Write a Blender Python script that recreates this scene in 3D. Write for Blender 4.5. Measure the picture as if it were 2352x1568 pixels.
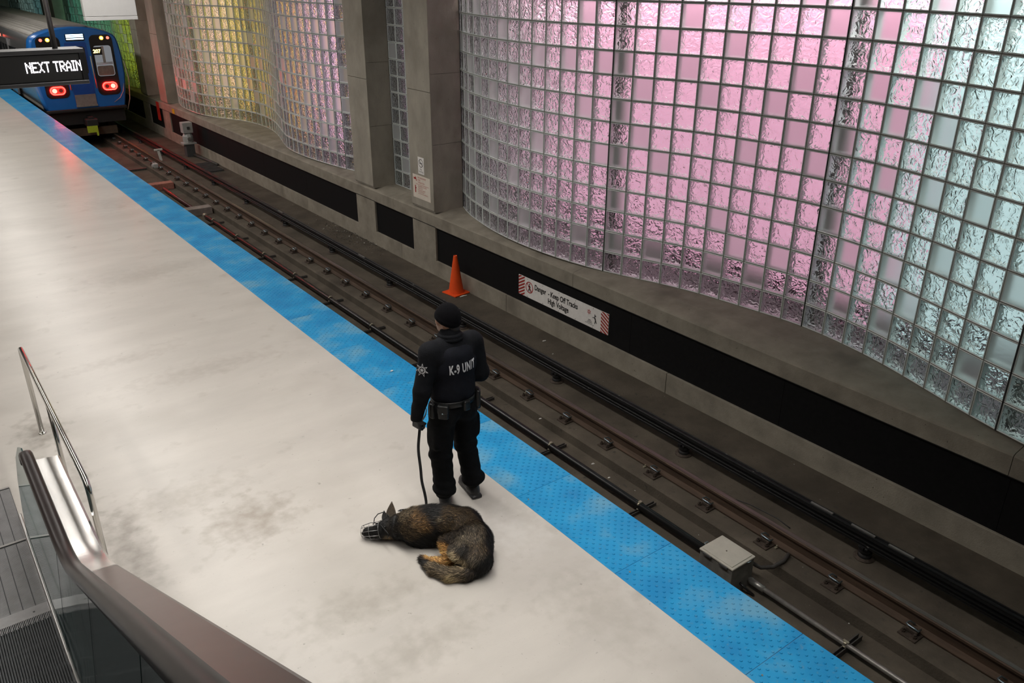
import bpy, bmesh, math, random
import numpy as np
from mathutils import Vector, Matrix, Quaternion
for o in list(bpy.data.objects): bpy.data.objects.remove(o, do_unlink=True)
S = bpy.context.scene
COL = S.collection
R_ = math.radians
random.seed(7); RNG = np.random.default_rng(11)

# ------------------------------------------------------------------ camera
CAMH = 4.143; FPX = 1900.0; CX, CY = 1176.0, 784.0
def _n(v): return v / np.linalg.norm(v)
_t = _n(np.array([-390 - CX, -80 - CY, FPX]))              # track direction (vanishing point)
_d = np.array([1160 - CX, 4990 - CY, FPX]); _d = _n(_d - _t * _d.dot(_t))
CR = np.array([np.cross(_d, _t), _t, -_d])                 # rows: world X (to wall), Y (along track), Z up
cam = bpy.data.objects.new('camera', bpy.data.cameras.new('camera'))
cam.data.sensor_width = 36.0; cam.data.lens = FPX / 2352 * 36.0
cam.data.clip_start = 0.05; cam.data.clip_end = 200
M = Matrix.Identity(4)
for i in range(3):
    M[i][0] = CR[i, 0]; M[i][1] = -CR[i, 1]; M[i][2] = -CR[i, 2]
M[2][3] = CAMH
cam.matrix_world = M
COL.objects.link(cam); S.camera = cam
def ray(x, y): return CR @ np.array([x - CX, y - CY, FPX])
def PZ(x, y, z=0.0):
    d = ray(x, y); s = (z - CAMH) / d[2]; return Vector((s * d[0], s * d[1], z))
def PX(x, y, X):
    d = ray(x, y); s = X / d[0]; return Vector((X, s * d[1], CAMH + s * d[2]))
def PY(x, y, Y):
    d = ray(x, y); s = Y / d[1]; return Vector((s * d[0], Y, CAMH + s * d[2]))

# ------------------------------------------------------------------ world, exposure
w = bpy.data.worlds.new('world'); S.world = w; w.use_nodes = True
w.node_tree.nodes['Background'].inputs[0].default_value = (0.75, 0.8, 0.9, 1)
w.node_tree.nodes['Background'].inputs[1].default_value = 0.02
S.view_settings.view_transform = 'Standard'; S.view_settings.look = 'None'
S.view_settings.gamma = 1.0; S.view_settings.use_curve_mapping = False
S.view_settings.exposure = 0.0

# ------------------------------------------------------------------ station lamps (strip fixtures hang over the platform, above the frame)
LAMPS = []
def area(name, loc, size, energy, col, rot=(0, 0, 0), spread=180):
    l = bpy.data.lights.new(name, 'AREA'); l.shape = 'RECTANGLE'; l.size, l.size_y = size
    l.energy = energy; l.color = col; l.spread = R_(spread)
    o = bpy.data.objects.new(name, l); o.location = loc; o.rotation_euler = rot
    COL.objects.link(o); return o
LAMP_SPOTS = [(x, y) for x in (-2.4, 2.7) for y in [2.2 + 3.1*k for k in range(12)]]
LAMP_Z = 5.35

# ------------------------------------------------------------------ mesh helpers
def new_obj(name, me, parent=None, loc=(0, 0, 0), rot=(0, 0, 0)):
    o = bpy.data.objects.new(name, me); COL.objects.link(o)
    o.location = loc; o.rotation_euler = rot
    if parent is not None: o.parent = parent
    return o
def tag(o, label=None, cat=None, group=None, kind=None):
    if label: o['label'] = label
    if cat: o['category'] = cat
    if group: o['group'] = group
    if kind: o['kind'] = kind
    return o
def empty(name, loc=(0, 0, 0), rz=0.0):
    o = bpy.data.objects.new(name, None); o.empty_display_size = .1
    COL.objects.link(o); o.location = loc; o.rotation_euler = (0, 0, rz); return o
def dup(root, loc=None, rz=None, parent=None):
    r = root.copy(); COL.objects.link(r)
    if parent is not None: r.parent = parent
    if loc is not None: r.location = loc
    if rz is not None: r.rotation_euler = (0, 0, rz)
    for ch in list(root.children):
        if ch is r: continue
        c = dup(ch, parent=r)
    return r
class MB:
    def __init__(s): s.v = []; s.f = []; s.m = []; s.sm = []
    def add(s, vs, fs, mi=0, smooth=False):
        b = len(s.v); s.v += [tuple(v) for v in vs]
        for f in fs: s.f.append(tuple(i + b for i in f)); s.m.append(mi); s.sm.append(smooth)
        return s
    def box(s, a, b, mi=0, bev=0.0):
        x0, y0, z0 = a; x1, y1, z1 = b
        if x0 > x1: x0, x1 = x1, x0
        if y0 > y1: y0, y1 = y1, y0
        if z0 > z1: z0, z1 = z1, z0
        if bev <= 0:
            vs = [(x0,y0,z0),(x1,y0,z0),(x1,y1,z0),(x0,y1,z0),(x0,y0,z1),(x1,y0,z1),(x1,y1,z1),(x0,y1,z1)]
            return s.add(vs, [(0,3,2,1),(4,5,6,7),(0,1,5,4),(1,2,6,5),(2,3,7,6),(3,0,4,7)], mi)
        bm = bmesh.new(); bmesh.ops.create_cube(bm, size=1)
        for v in bm.verts: v.co = Vector(((x0+x1)/2+v.co.x*(x1-x0), (y0+y1)/2+v.co.y*(y1-y0), (z0+z1)/2+v.co.z*(z1-z0)))
        bmesh.ops.bevel(bm, geom=bm.edges[:], offset=min(bev, .45*min(x1-x0, y1-y0, z1-z0)), segments=2, profile=.5, affect='EDGES')
        return s.bm(bm, mi)
    def bm(s, bm, mi=0, smooth=False):
        bm.verts.index_update()
        s.add([v.co[:] for v in bm.verts], [[v.index for v in f.verts] for f in bm.faces], mi, smooth); bm.free(); return s
    def tube(s, pts, r, n=8, mi=0, cap=True, smooth=True, closed=False):
        P = [Vector(p) for p in pts]; k = len(P)
        rs = r if isinstance(r, (list, tuple)) else [r] * k
        vs = []; up = None
        for i in range(k):
            a = P[(i - 1) % k] if (i > 0 or closed) else P[0]; b = P[(i + 1) % k] if (i < k - 1 or closed) else P[-1]
            t = (b - a).normalized()
            if up is None:
                up = Vector((0, 0, 1)) if abs(t.z) < .9 else Vector((1, 0, 0))
            u = (up - t * up.dot(t))
            if u.length < 1e-4: u = t.orthogonal()
            u.normalize(); up = u; q = t.cross(u)
            for j in range(n):
                an = 2 * math.pi * j / n
                vs.append(P[i] + (u * math.cos(an) + q * math.sin(an)) * rs[i])
        fs = []
        for i in range(k if closed else k - 1):
            for j in range(n):
                i2 = (i + 1) % k
                fs.append((i*n+j, i*n+(j+1) % n, i2*n+(j+1) % n, i2*n+j))
        if cap and not closed:
            fs.append(tuple(range(n))[::-1]); fs.append(tuple((k-1)*n+j for j in range(n)))
        return s.add(vs, fs, mi, smooth)
    def cyl(s, c, r, h, n=16, mi=0, r2=None, smooth=True, cap=True):
        r2 = r if r2 is None else r2; x, y, z = c
        vs = [(x+r*math.cos(2*math.pi*j/n), y+r*math.sin(2*math.pi*j/n), z) for j in range(n)] + \
             [(x+r2*math.cos(2*math.pi*j/n), y+r2*math.sin(2*math.pi*j/n), z+h) for j in range(n)]
        s.add(vs, [(j, (j+1) % n, n+(j+1) % n, n+j) for j in range(n)], mi, smooth)
        if cap:
            b = len(s.v) - 2*n
            for f in (tuple(b+j for j in range(n))[::-1], tuple(b+n+j for j in range(n))):
                s.f.append(f); s.m.append(mi); s.sm.append(False)
        return s
    def lathe(s, prof, n=20, mi=0, c=(0, 0, 0), smooth=True):
        vs = [(c[0]+r*math.cos(2*math.pi*j/n), c[1]+r*math.sin(2*math.pi*j/n), c[2]+z) for r, z in prof for j in range(n)]
        return s.add(vs, [(i*n+j, i*n+(j+1) % n, (i+1)*n+(j+1) % n, (i+1)*n+j) for i in range(len(prof)-1) for j in range(n)], mi, smooth)
    def prism(s, poly, axis, a, b, mi=0, smooth=False):
        # poly: 2D points; axis 'y': (x,z) extruded in y; 'x': (y,z); 'z': (x,y)
        def P(p, t): return (p[0], t, p[1]) if axis == 'y' else ((t, p[0], p[1]) if axis == 'x' else (p[0], p[1], t))
        n = len(poly); vs = [P(p, a) for p in poly] + [P(p, b) for p in poly]
        s.add(vs, [(j, (j+1) % n, n+(j+1) % n, n+j) for j in range(n)], mi, smooth)
        k = len(s.v) - 2*n
        for f in (tuple(k+j for j in range(n))[::-1], tuple(k+n+j for j in range(n))):
            s.f.append(f); s.m.append(mi); s.sm.append(False)
        return s
    def xform(s, mtx, start=0):
        for i in range(start, len(s.v)): s.v[i] = tuple(mtx @ Vector(s.v[i]))
        return s
    def mesh(s, name, mats):
        me = bpy.data.meshes.new(name); me.from_pydata(s.v, [], s.f)
        for m in (mats if isinstance(mats, (list, tuple)) else [mats]): me.materials.append(m)
        me.polygons.foreach_set('material_index', s.m); me.polygons.foreach_set('use_smooth', s.sm)
        bm = bmesh.new(); bm.from_mesh(me); bmesh.ops.recalc_face_normals(bm, faces=bm.faces[:]); bm.to_mesh(me); bm.free()
        me.update(); return me
    def build(s, name, mats, parent=None, loc=(0, 0, 0), rot=(0, 0, 0)):
        return new_obj(name, s.mesh(name, mats), parent, loc, rot)

# ------------------------------------------------------------------ materials
MT = {}
def mat(name, col, rough=.55, metal=0.0, var=.15, scale=6.0, bump=0.0, bscale=60.0, spec=.5, emit=None, es=0.0,
        spots=None, stretch=None, detail=6.0, coat=0.0, alpha_rand=0.0):
    m = bpy.data.materials.new(name); m.use_nodes = True; nt = m.node_tree; N = nt.nodes; L = nt.links
    p = N['Principled BSDF']; p.inputs['Roughness'].default_value = rough; p.inputs['Metallic'].default_value = metal
    p.inputs['Specular IOR Level'].default_value = spec
    if coat: p.inputs['Coat Weight'].default_value = coat; p.inputs['Coat Roughness'].default_value = .1
    tc = N.new('ShaderNodeTexCoord'); vec = tc.outputs['Object']
    if stretch:
        mp = N.new('ShaderNodeMapping'); mp.inputs['Scale'].default_value = stretch; L.new(vec, mp.inputs[0]); vec = mp.outputs[0]
    c = (*col, 1)
    if var:
        nz = N.new('ShaderNodeTexNoise'); nz.inputs['Scale'].default_value = scale; nz.inputs['Detail'].default_value = detail
        nz.inputs['Roughness'].default_value = .62; L.new(vec, nz.inputs['Vector'])
        rp = N.new('ShaderNodeValToRGB'); rp.color_ramp.elements[0].position = .3; rp.color_ramp.elements[1].position = .7
        rp.color_ramp.elements[0].color = (*[x*(1-var) for x in col], 1); rp.color_ramp.elements[1].color = (*[min(1, x*(1+var)) for x in col], 1)
        L.new(nz.outputs['Fac'], rp.inputs[0]); out = rp.outputs[0]
        if spots:   # list of (scale, lo, hi, colour)
            for sc, lo, hi, sc_col in spots:
                n2 = N.new('ShaderNodeTexNoise'); n2.inputs['Scale'].default_value = sc; n2.inputs['Detail'].default_value = 4
                L.new(tc.outputs['Object'], n2.inputs['Vector'])
                mr = N.new('ShaderNodeMapRange'); mr.inputs[1].default_value = lo; mr.inputs[2].default_value = hi
                L.new(n2.outputs['Fac'], mr.inputs[0])
                mx = N.new('ShaderNodeMix'); mx.data_type = 'RGBA'; L.new(mr.outputs[0], mx.inputs[0])
                L.new(out, mx.inputs[6]); mx.inputs[7].default_value = (*sc_col, 1); out = mx.outputs[2]
        L.new(out, p.inputs['Base Color'])
    else:
        p.inputs['Base Color'].default_value = c
    if bump:
        nb = N.new('ShaderNodeTexNoise'); nb.inputs['Scale'].default_value = bscale; nb.inputs['Detail'].default_value = 5
        L.new(vec, nb.inputs['Vector']); bp = N.new('ShaderNodeBump'); bp.inputs['Strength'].default_value = bump
        bp.inputs['Distance'].default_value = .01; L.new(nb.outputs['Fac'], bp.inputs['Height']); L.new(bp.outputs[0], p.inputs['Normal'])
    if emit:
        p.inputs['Emission Color'].default_value = (*emit, 1); p.inputs['Emission Strength'].default_value = es
    MT[name] = m; return m
def light_mat(name, col, strength):
    m = bpy.data.materials.new(name); m.use_nodes = True; nt = m.node_tree; nt.nodes.clear()
    e = nt.nodes.new('ShaderNodeEmission'); e.inputs[0].default_value = (*col, 1); e.inputs[1].default_value = strength
    o = nt.nodes.new('ShaderNodeOutputMaterial'); nt.links.new(e.outputs[0], o.inputs[0]); MT[name] = m; return m

mat('platform_concrete', (.475, .45, .415), .335, var=.10, scale=1.6, bump=.05, bscale=160, spec=.5, stretch=(.35, 1, 1),
    spots=[(.7, .54, .80, (.37, .345, .31)), (3.2, .62, .82, (.35, .325, .29)), (17, .70, .76, (.30, .28, .25)), (70, .69, .74, (.28, .265, .24))], detail=10)
def blotches(m, items):
    # worn and dirty patches at fixed places on the slab, with ragged noise edges
    nt = m.node_tree; N = nt.nodes; L = nt.links; p = N['Principled BSDF']; src = p.inputs['Base Color'].links[0].from_socket
    tc = N.new('ShaderNodeTexCoord'); nz = N.new('ShaderNodeTexNoise'); nz.inputs['Scale'].default_value = 9; nz.inputs['Detail'].default_value = 8; L.new(tc.outputs['Object'], nz.inputs['Vector'])
    for x, y, rx, ry, col, amt in items:
        mp = N.new('ShaderNodeMapping'); mp.vector_type = 'POINT'; mp.inputs['Location'].default_value = (-x/rx, -y/ry, 0); mp.inputs['Scale'].default_value = (1/rx, 1/ry, 0); L.new(tc.outputs['Object'], mp.inputs[0])
        ln = N.new('ShaderNodeVectorMath'); ln.operation = 'LENGTH'; L.new(mp.outputs[0], ln.inputs[0])
        a = N.new('ShaderNodeMath'); a.operation = 'SUBTRACT'; a.inputs[0].default_value = 1.0; L.new(ln.outputs['Value'], a.inputs[1])
        b = N.new('ShaderNodeMath'); b.operation = 'MULTIPLY_ADD'; L.new(nz.outputs['Fac'], b.inputs[0]); b.inputs[1].default_value = 2.4; b.inputs[2].default_value = -1.2
        c = N.new('ShaderNodeMath'); c.operation = 'ADD'; L.new(a.outputs[0], c.inputs[0]); L.new(b.outputs[0], c.inputs[1])
        mr = N.new('ShaderNodeMapRange'); mr.inputs[1].default_value = .1; mr.inputs[2].default_value = 1.1; mr.inputs[4].default_value = amt; L.new(c.outputs[0], mr.inputs[0])
        mx = N.new('ShaderNodeMix'); mx.data_type = 'RGBA'; L.new(mr.outputs[0], mx.inputs[0]); L.new(src, mx.inputs[6]); mx.inputs[7].default_value = (*col, 1); src = mx.outputs[2]
    L.new(src, p.inputs['Base Color'])
_D = (.20, .18, .15)
blotches(MT['platform_concrete'], [(.52, 8.35, .28, .5, _D, .75), (.75, 5.9, .22, .9, _D, .6), (.66, 7.2, .12, .9, _D, .4), (1.65, 5.75, .5, .45, (.27, .235, .19), .75), (1.25, 6.4, .8, .35, (.28, .25, .21), .5), (1.9, 4.3, .7, .28, (.26, .24, .20), .5),
    (2.0, 3.7, .8, .22, (.28, .26, .22), .5), (3.3, 4.35, .35, .5, (.62, .60, .57), .6), (3.25, 3.3, .4, .7, (.33, .31, .27), .5), (2.3, 8.8, 1.2, .3, (.33, .30, .27), .5), (2.6, 12.5, 1.2, .5, (.35, .33, .30), .5), (1.6, 9.6, .8, .2, (.32, .29, .26), .5), (3.1, 17, .5, 1.0, (.36, .34, .31), .5)])
mat('track_concrete', (.088, .074, .057), .85, var=.32, scale=2.2, bump=.5, bscale=45, spec=.25,
    spots=[(.9, .52, .75, (.053, .044, .034)), (9, .66, .74, (.055, .048, .04))], detail=10)
mat('wall_concrete', (.275, .25, .203), .8, var=.22, scale=3.0, bump=.35, bscale=70, spec=.3,
    spots=[(1.4, .56, .75, (.18, .16, .128)), (30, .70, .76, (.10, .09, .07))], detail=9)
mat('column_concrete', (.33, .305, .255), .8, var=.20, scale=2.4, bump=.35, bscale=70, spec=.3,
    spots=[(1.1, .56, .78, (.235, .215, .175)), (34, .70, .76, (.12, .11, .09))], detail=9, stretch=(1, 1, .5))
mat('acoustic_black', (.0055, .0055, .006), .85, var=.2, scale=20, bump=.3, bscale=200, spec=.2)
mat('cavity_shade', (.12, .105, .115), .8, var=.2, scale=4)  # dark tone puts shade into the cavity seen through the low glass rows
mat('ceiling_concrete', (.38, .37, .35), .85, var=.15, scale=1.5)
mat('mortar', (.15, .135, .11), .9, var=.25, scale=18, bump=.3, bscale=120, spec=.2)
mat('joint_sealant', (.018, .018, .017), .7, var=.2, scale=30)
mat('rust_rail', (.075, .048, .032), .62, metal=.35, var=.35, scale=5, bump=.3, bscale=80, stretch=(3, .4, 3))
mat('rail_head', (.20, .17, .15), .35, metal=.8, var=.3, scale=6, stretch=(4, .3, 4))
mat('rust_dark', (.055, .04, .03), .75, metal=.25, var=.4, scale=25, bump=.5, bscale=120)
mat('clip_steel', (.35, .45, .5), .3, metal=.9, var=.1)
mat('grease_black', (.006, .006, .0065), .42, var=.4, scale=9, bump=.4, bscale=50, spec=.6,
    spots=[(7, .70, .73, (.25, .24, .22))], stretch=(6, .8, 6))
mat('porcelain_black', (.014, .014, .015), .5, var=.2)
mat('conduit_black', (.007, .007, .0075), .34, var=.2, spec=.6)
mat('conduit_maroon', (.07, .018, .018), .4, var=.2)
mat('galvanised', (.34, .33, .31), .42, metal=.75, var=.2, scale=14)
mat('bracket_brass', (.36, .33, .25), .5, metal=.6, var=.2, scale=30)
mat('bracket_dark', (.07, .065, .06), .6, metal=.4, var=.3, scale=30)
mat('box_lid', (.46, .44, .38), .6, metal=.15, var=.08, scale=8, bump=.1, bscale=90)
mat('box_side', (.16, .155, .14), .6, metal=.2, var=.25, scale=9)
mat('cone_orange', (.83, .085, .01), .5, var=.08, scale=6, spec=.4)
mat('sign_white', (.84, .82, .79), .45, var=.05, scale=12)
mat('sign_cream', (.74, .67, .58), .5, var=.06, scale=12)
mat('sign_red', (.36, .035, .03), .5, var=.08, scale=12)
mat('print_black', (.012, .012, .012), .5, var=0)
mat('print_red', (.42, .03, .03), .5, var=0)
mat('paper_white', (.62, .61, .57), .7, var=.08, scale=40)
mat('marker_red', (.62, .03, .02), .5, var=.05, emit=(.8, .04, .02), es=.0)
mat('tag_yellow', (.55, .38, .02), .5, var=.1, scale=40)
mat('signal_grey', (.40, .40, .39), .55, metal=.2, var=.1, scale=12)
mat('signal_dark', (.06, .06, .06), .6, var=.2)
mat('gravel', (.11, .10, .085), .9, var=.5, scale=30, bump=.4)
mat('timber_red', (.30, .12, .09), .7, var=.25, scale=14)
mat('beam_grey', (.20, .17, .15), .75, var=.25, scale=9)
mat('stainless', (.90, .89, .87), .26, metal=1.0, var=.05, scale=30, stretch=(1, 12, 1), bump=.03, bscale=90)
mat('stainless_satin', (.52, .51, .50), .34, metal=1.0, var=.08, scale=20, stretch=(12, 1, 12))
mat('chrome_tube', (.62, .61, .58), .14, metal=1.0, var=0)
mat('aluminium_plate', (.52, .52, .53), .33, metal=.9, var=.12, scale=9)
mat('step_dark', (.085, .09, .095), .45, metal=.5, var=.2, scale=30)
mat('guide_teal', (.30, .48, .52), .25, metal=.6, var=.05)
mat('handrail_rubber', (.018, .012, .0115), .36, var=.25, scale=6, spec=.25)
mat('hand_white_paint', (.7, .7, .68), .6, var=.05)
mat('led_case', (.008, .008, .009), .5, var=.1, scale=9, metal=.3)
mat('led_frame', (.10, .10, .105), .35, metal=.7, var=.1)
mat('pole_grey', (.20, .19, .19), .4, metal=.6, var=.1)
mat('white_case', (.66, .66, .65), .5, var=.03, scale=12)
light_mat('led_white', (1.0, .93, 1.0), 5.0)
light_mat('fixture_diffuser', (1.0, .95, .88), 2.5)

# blue tactile paving: colour varies tile by tile and wears pale where walked
def blue_mat():
    m = bpy.data.materials.new('tactile_blue'); m.use_nodes = True; nt = m.node_tree; N = nt.nodes; L = nt.links
    p = N['Principled BSDF']; p.inputs['Roughness'].default_value = .42
    tc = N.new('ShaderNodeTexCoord'); oi = N.new('ShaderNodeObjectInfo')
    ad = N.new('ShaderNodeVectorMath'); ad.operation = 'ADD'
    sc = N.new('ShaderNodeVectorMath'); sc.operation = 'SCALE'; sc.inputs[3].default_value = 37.0
    cb = N.new('ShaderNodeCombineXYZ')
    for i in range(3): L.new(oi.outputs['Random'], cb.inputs[i])
    L.new(cb.outputs[0], sc.inputs[0]); L.new(tc.outputs['Object'], ad.inputs[0]); L.new(sc.outputs[0], ad.inputs[1])
    n1 = N.new('ShaderNodeTexNoise'); n1.inputs['Scale'].default_value = 2.4; n1.inputs['Detail'].default_value = 8
    L.new(ad.outputs[0], n1.inputs['Vector'])
    rp = N.new('ShaderNodeValToRGB'); e = rp.color_ramp.elements
    e[0].position = .35; e[0].color = (.005, .20, .45, 1); e[1].position = .70; e[1].color = (.10, .30, .46, 1)
    e2 = rp.color_ramp.elements.new(.52); e2.color = (.010, .255, .52, 1)
    L.new(n1.outputs['Fac'], rp.inputs[0])
    n2 = N.new('ShaderNodeTexNoise'); n2.inputs['Scale'].default_value = 30; n2.inputs['Detail'].default_value = 4
    L.new(ad.outputs[0], n2.inputs['Vector'])
    mr = N.new('ShaderNodeMapRange'); mr.inputs[1].default_value = .60; mr.inputs[2].default_value = .80; mr.inputs[4].default_value = .6
    L.new(n2.outputs['Fac'], mr.inputs[0])
    mx = N.new('ShaderNodeMix'); mx.data_type = 'RGBA'; L.new(mr.outputs[0], mx.inputs[0]); L.new(rp.outputs[0], mx.inputs[6])
    mx.inputs[7].default_value = (.15, .25, .33, 1); L.new(mx.outputs[2], p.inputs['Base Color'])
    MT['tactile_blue'] = m
blue_mat()

# glass block panes: rippled front, flat back; frosted ones
def pane_mat(name, bump, rough, frost=0.0):
    m = bpy.data.materials.new(name); m.use_nodes = True; nt = m.node_tree; N = nt.nodes; L = nt.links; N.clear()
    out = N.new('ShaderNodeOutputMaterial')
    rf = N.new('ShaderNodeBsdfRefraction'); rf.inputs['IOR'].default_value = 1.48; rf.inputs['Roughness'].default_value = rough
    rf.inputs['Color'].default_value = (.93, .97, .96, 1)
    gl = N.new('ShaderNodeBsdfGlossy'); gl.inputs['Roughness'].default_value = max(.06, rough*.6)
    fr = N.new('ShaderNodeFresnel'); fr.inputs['IOR'].default_value = 1.48
    mx = N.new('ShaderNodeMixShader'); L.new(fr.outputs[0], mx.inputs[0]); L.new(rf.outputs[0], mx.inputs[1]); L.new(gl.outputs[0], mx.inputs[2])
    if bump:
        tc = N.new('ShaderNodeTexCoord'); oi = N.new('ShaderNodeObjectInfo'); cb = N.new('ShaderNodeCombineXYZ')
        for i in range(3): L.new(oi.outputs['Random'], cb.inputs[i])
        sc = N.new('ShaderNodeVectorMath'); sc.operation = 'SCALE'; sc.inputs[3].default_value = 61.0; L.new(cb.outputs[0], sc.inputs[0])
        ad = N.new('ShaderNodeVectorMath'); ad.operation = 'ADD'; L.new(tc.outputs['Object'], ad.inputs[0]); L.new(sc.outputs[0], ad.inputs[1])
        nz = N.new('ShaderNodeTexNoise'); nz.inputs['Scale'].default_value = 11.5; nz.inputs['Detail'].default_value = 1.6
        nz.inputs['Distortion'].default_value = 1.6; L.new(ad.outputs[0], nz.inputs['Vector'])
        bp = N.new('ShaderNodeBump'); bp.inputs['Strength'].default_value = 1.0; bp.inputs['Distance'].default_value = bump
        L.new(nz.outputs['Fac'], bp.inputs['Height'])
        for b in (rf, gl): L.new(bp.outputs[0], b.inputs['Normal'])
        L.new(bp.outputs[0], fr.inputs['Normal'])
    sh = mx.outputs[0]
    if frost:
        df = N.new('ShaderNodeBsdfDiffuse'); df.inputs[0].default_value = (.62, .66, .65, 1)
        m2 = N.new('ShaderNodeMixShader'); m2.inputs[0].default_value = frost; L.new(sh, m2.inputs[1]); L.new(df.outputs[0], m2.inputs[2]); sh = m2.outputs[0]
    L.new(sh, out.inputs[0]); MT[name] = m
pane_mat('pane_ripple', .062, .02)
pane_mat('pane_back', 0, .0)
pane_mat('pane_frosted', .002, .55, .38)
mat('glass_edge', (.66, .72, .70), .25, var=.06, scale=30, spec=.7)

def led_like(name, col, s): return light_mat(name, col, s)
# ------------------------------------------------------------------ setting: platform, track bed, shell
XA, XB, XW = 3.595, 4.205, 7.85           # inner / outer edge of blue paving, parapet wall face
ZS, ZI = -1.25, -1.40                     # track slab, trough between the rails
Y0, Y1 = -3.0, 64.0
b = MB(); b.box((-9, Y0, -.35), (XA, Y1, 0)); b.box((XA, Y0, -.35), (XB - .012, Y1, -.006)); b.box((XB - .32, Y0, -1.6), (XB - .05, Y1, -.35))
floor = b.build('floor', MT['platform_concrete'])
tag(floor, 'pale stained concrete platform floor with a polished sheen', 'floor', kind='structure')
# blue tactile tiles, 2 x 4 feet, diagonal grid of truncated domes
def tile_mesh(domes=True):
    b = MB(); L, W = 1.2195, XB - XA
    b.box((.002, .0015, -.02), (W, L - .0015, 0), bev=.002)
    if domes:
        nr = 15; dx = .0385; dy = L / 16
        for i in range(nr):
            for j in range(16):
                x = .036 + i * dx; y = (j + (.25 if i % 2 else .75)) * dy
                n = 8; r0, r1, h = .0125, .0085, .0055
                vs = [(x+r0*math.cos(2*math.pi*k/n), y+r0*math.sin(2*math.pi*k/n), -.0005) for k in range(n)] + \
                     [(x+r1*math.cos(2*math.pi*k/n), y+r1*math.sin(2*math.pi*k/n), h) for k in range(n)]
                b.add(vs, [(k, (k+1) % n, n+(k+1) % n, n+k) for k in range(n)] + [tuple(range(n, 2*n))], 0)
    return b.mesh('tactile_tile', MT['tactile_blue'])
tm = tile_mesh()
for k in range(-4, 34):
    new_obj('tactile_tile', tm, floor, (XA, 4.704 + (k - 2) * 1.2195, 0))
for (x, y) in ((3.66, 4.62), (3.70, 3.43), (4.05, 3.43), (3.68, 2.2)):
    MB().cyl((0, 0, 0), .008, .003, 10).build('anchor_bolt', MT['galvanised'], floor, (x, y, 0))

b = MB()
b.prism([(XB - .3, ZI - .3), (XB - .3, ZI), (6.08, ZI), (6.08, ZS - .025), (6.105, ZS), (9.6, ZS), (9.6, ZI - .3)], 'y', Y0, Y1)
b.box((XB - .05, Y0, -1.6), (XB - .04, Y1, -.35)); b.box((XB - .3, Y0, ZI), (5.2, Y1, ZS + .013))
bed = b.build('track_bed', MT['track_concrete']); tag(bed, 'dark stained concrete track bed with a raised rail plinth', 'track bed', kind='structure')

b = MB(); b.box((-9.3, Y0, LAMP_Z + .12), (9.8, Y1, LAMP_Z + .4)); b.box((7.8, Y0, 4.45), (9.6, Y1, LAMP_Z + .12))
tag(b.build('ceiling', MT['ceiling_concrete']), 'concrete station ceiling with a deep edge beam above the glass block', 'ceiling', kind='structure')
b = MB(); b.box((-9.3, Y0, -.35), (-9, Y1, LAMP_Z + .12))
tag(b.build('wall_left', MT['ceiling_concrete']), 'plain concrete wall across the platform', 'wall', kind='structure')
b = MB(); b.box((-9.3, Y1, -1.7), (9.8, Y1 + .3, LAMP_Z + .4))
tag(b.build('wall_far', MT['wall_concrete']), 'concrete end wall of the station', 'wall', kind='structure')
b = MB(); b.box((-9.3, Y0 - .3, -1.7), (9.8, Y0, LAMP_Z + .4))
tag(b.build('wall_back', MT['wall_concrete']), 'concrete wall behind the escalator', 'wall', kind='structure')
b = MB(); b.box((9.5, Y0, -1.6), (9.8, Y1, LAMP_Z + .12))
tag(b.build('wall_cavity', MT['cavity_shade']), 'plain wall behind the backlit screens', 'wall', kind='structure')

# parapet wall below the glass: base course, dark panels, coping ledge
wall = empty('wall_right', (XW, 6, ZS)); tag(wall, 'low concrete parapet wall with recessed black panels beside the track', 'wall', kind='structure')
def wpart(name, mb, m):
    o = mb.build(name, MT[m] if isinstance(m, str) else m); o.parent = wall; o.matrix_parent_inverse = Matrix.Translation((-XW, -6, -ZS)); return o
cuts = [Y0, 2.1, 6.88, 10.6, 14.15, 18.7, 23.2, 27.6, 32, 36.5, 41, 46, 55, Y1]
for a, c in zip(cuts[:-1], cuts[1:]):
    wpart('base_course', MB().box((XW, a + .004, ZI), (XW + .6, c - .004, -.945), bev=.006), 'wall_concrete')
cuts = [Y0, 2.5, 8.9, 14.4, 20.3, 26.6, 32, 38, 45, 55, Y1]
PIERS = [(12.83, 13.65), (15.2, 16.02), (29.5, 30.3), (31.9, 32.7), (46.2, 47.0), (48.5, 49.3)]
# coping: front lip slightly lower, top slopes up to the foot of the glass
for a, c in zip(cuts[:-1], cuts[1:]):
    poly = [(XW, -.285), (XW, -.075), (XW + .012, -.058), (XW + .05, -.045), (XW + .35, .0), (XW + 1.75, .0), (XW + 1.75, -.285)]
    wpart('coping', MB().prism(poly, 'y', a + .003, c - .003), 'wall_concrete')
for a, c in PIERS + [(Y0, Y0 + .3)]:
    wpart('pier', MB().box((XW, a, -.95), (XW + .6, c, -.28)), 'wall_concrete')
edges = [Y0 + .3] + [v for p in PIERS for v in p] + [Y1]
for i in range(0, len(edges), 2):
    a, c = edges[i], edges[i + 1]; n = max(1, round((c - a) / 2.5))
    for k in range(n):
        wpart('acoustic_panel', MB().box((XW + .035, a + (c-a)*k/n + .002, -.948), (XW + .08, a + (c-a)*(k+1)/n - .002, -.282)), 'acoustic_black')
# water stains under the coping are part of the concrete colour; a shallow drip groove runs under the lip
wpart('drip_groove', MB().box((XW - .004, Y0, -.292), (XW + .03, Y1, -.284)), 'joint_sealant')

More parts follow.
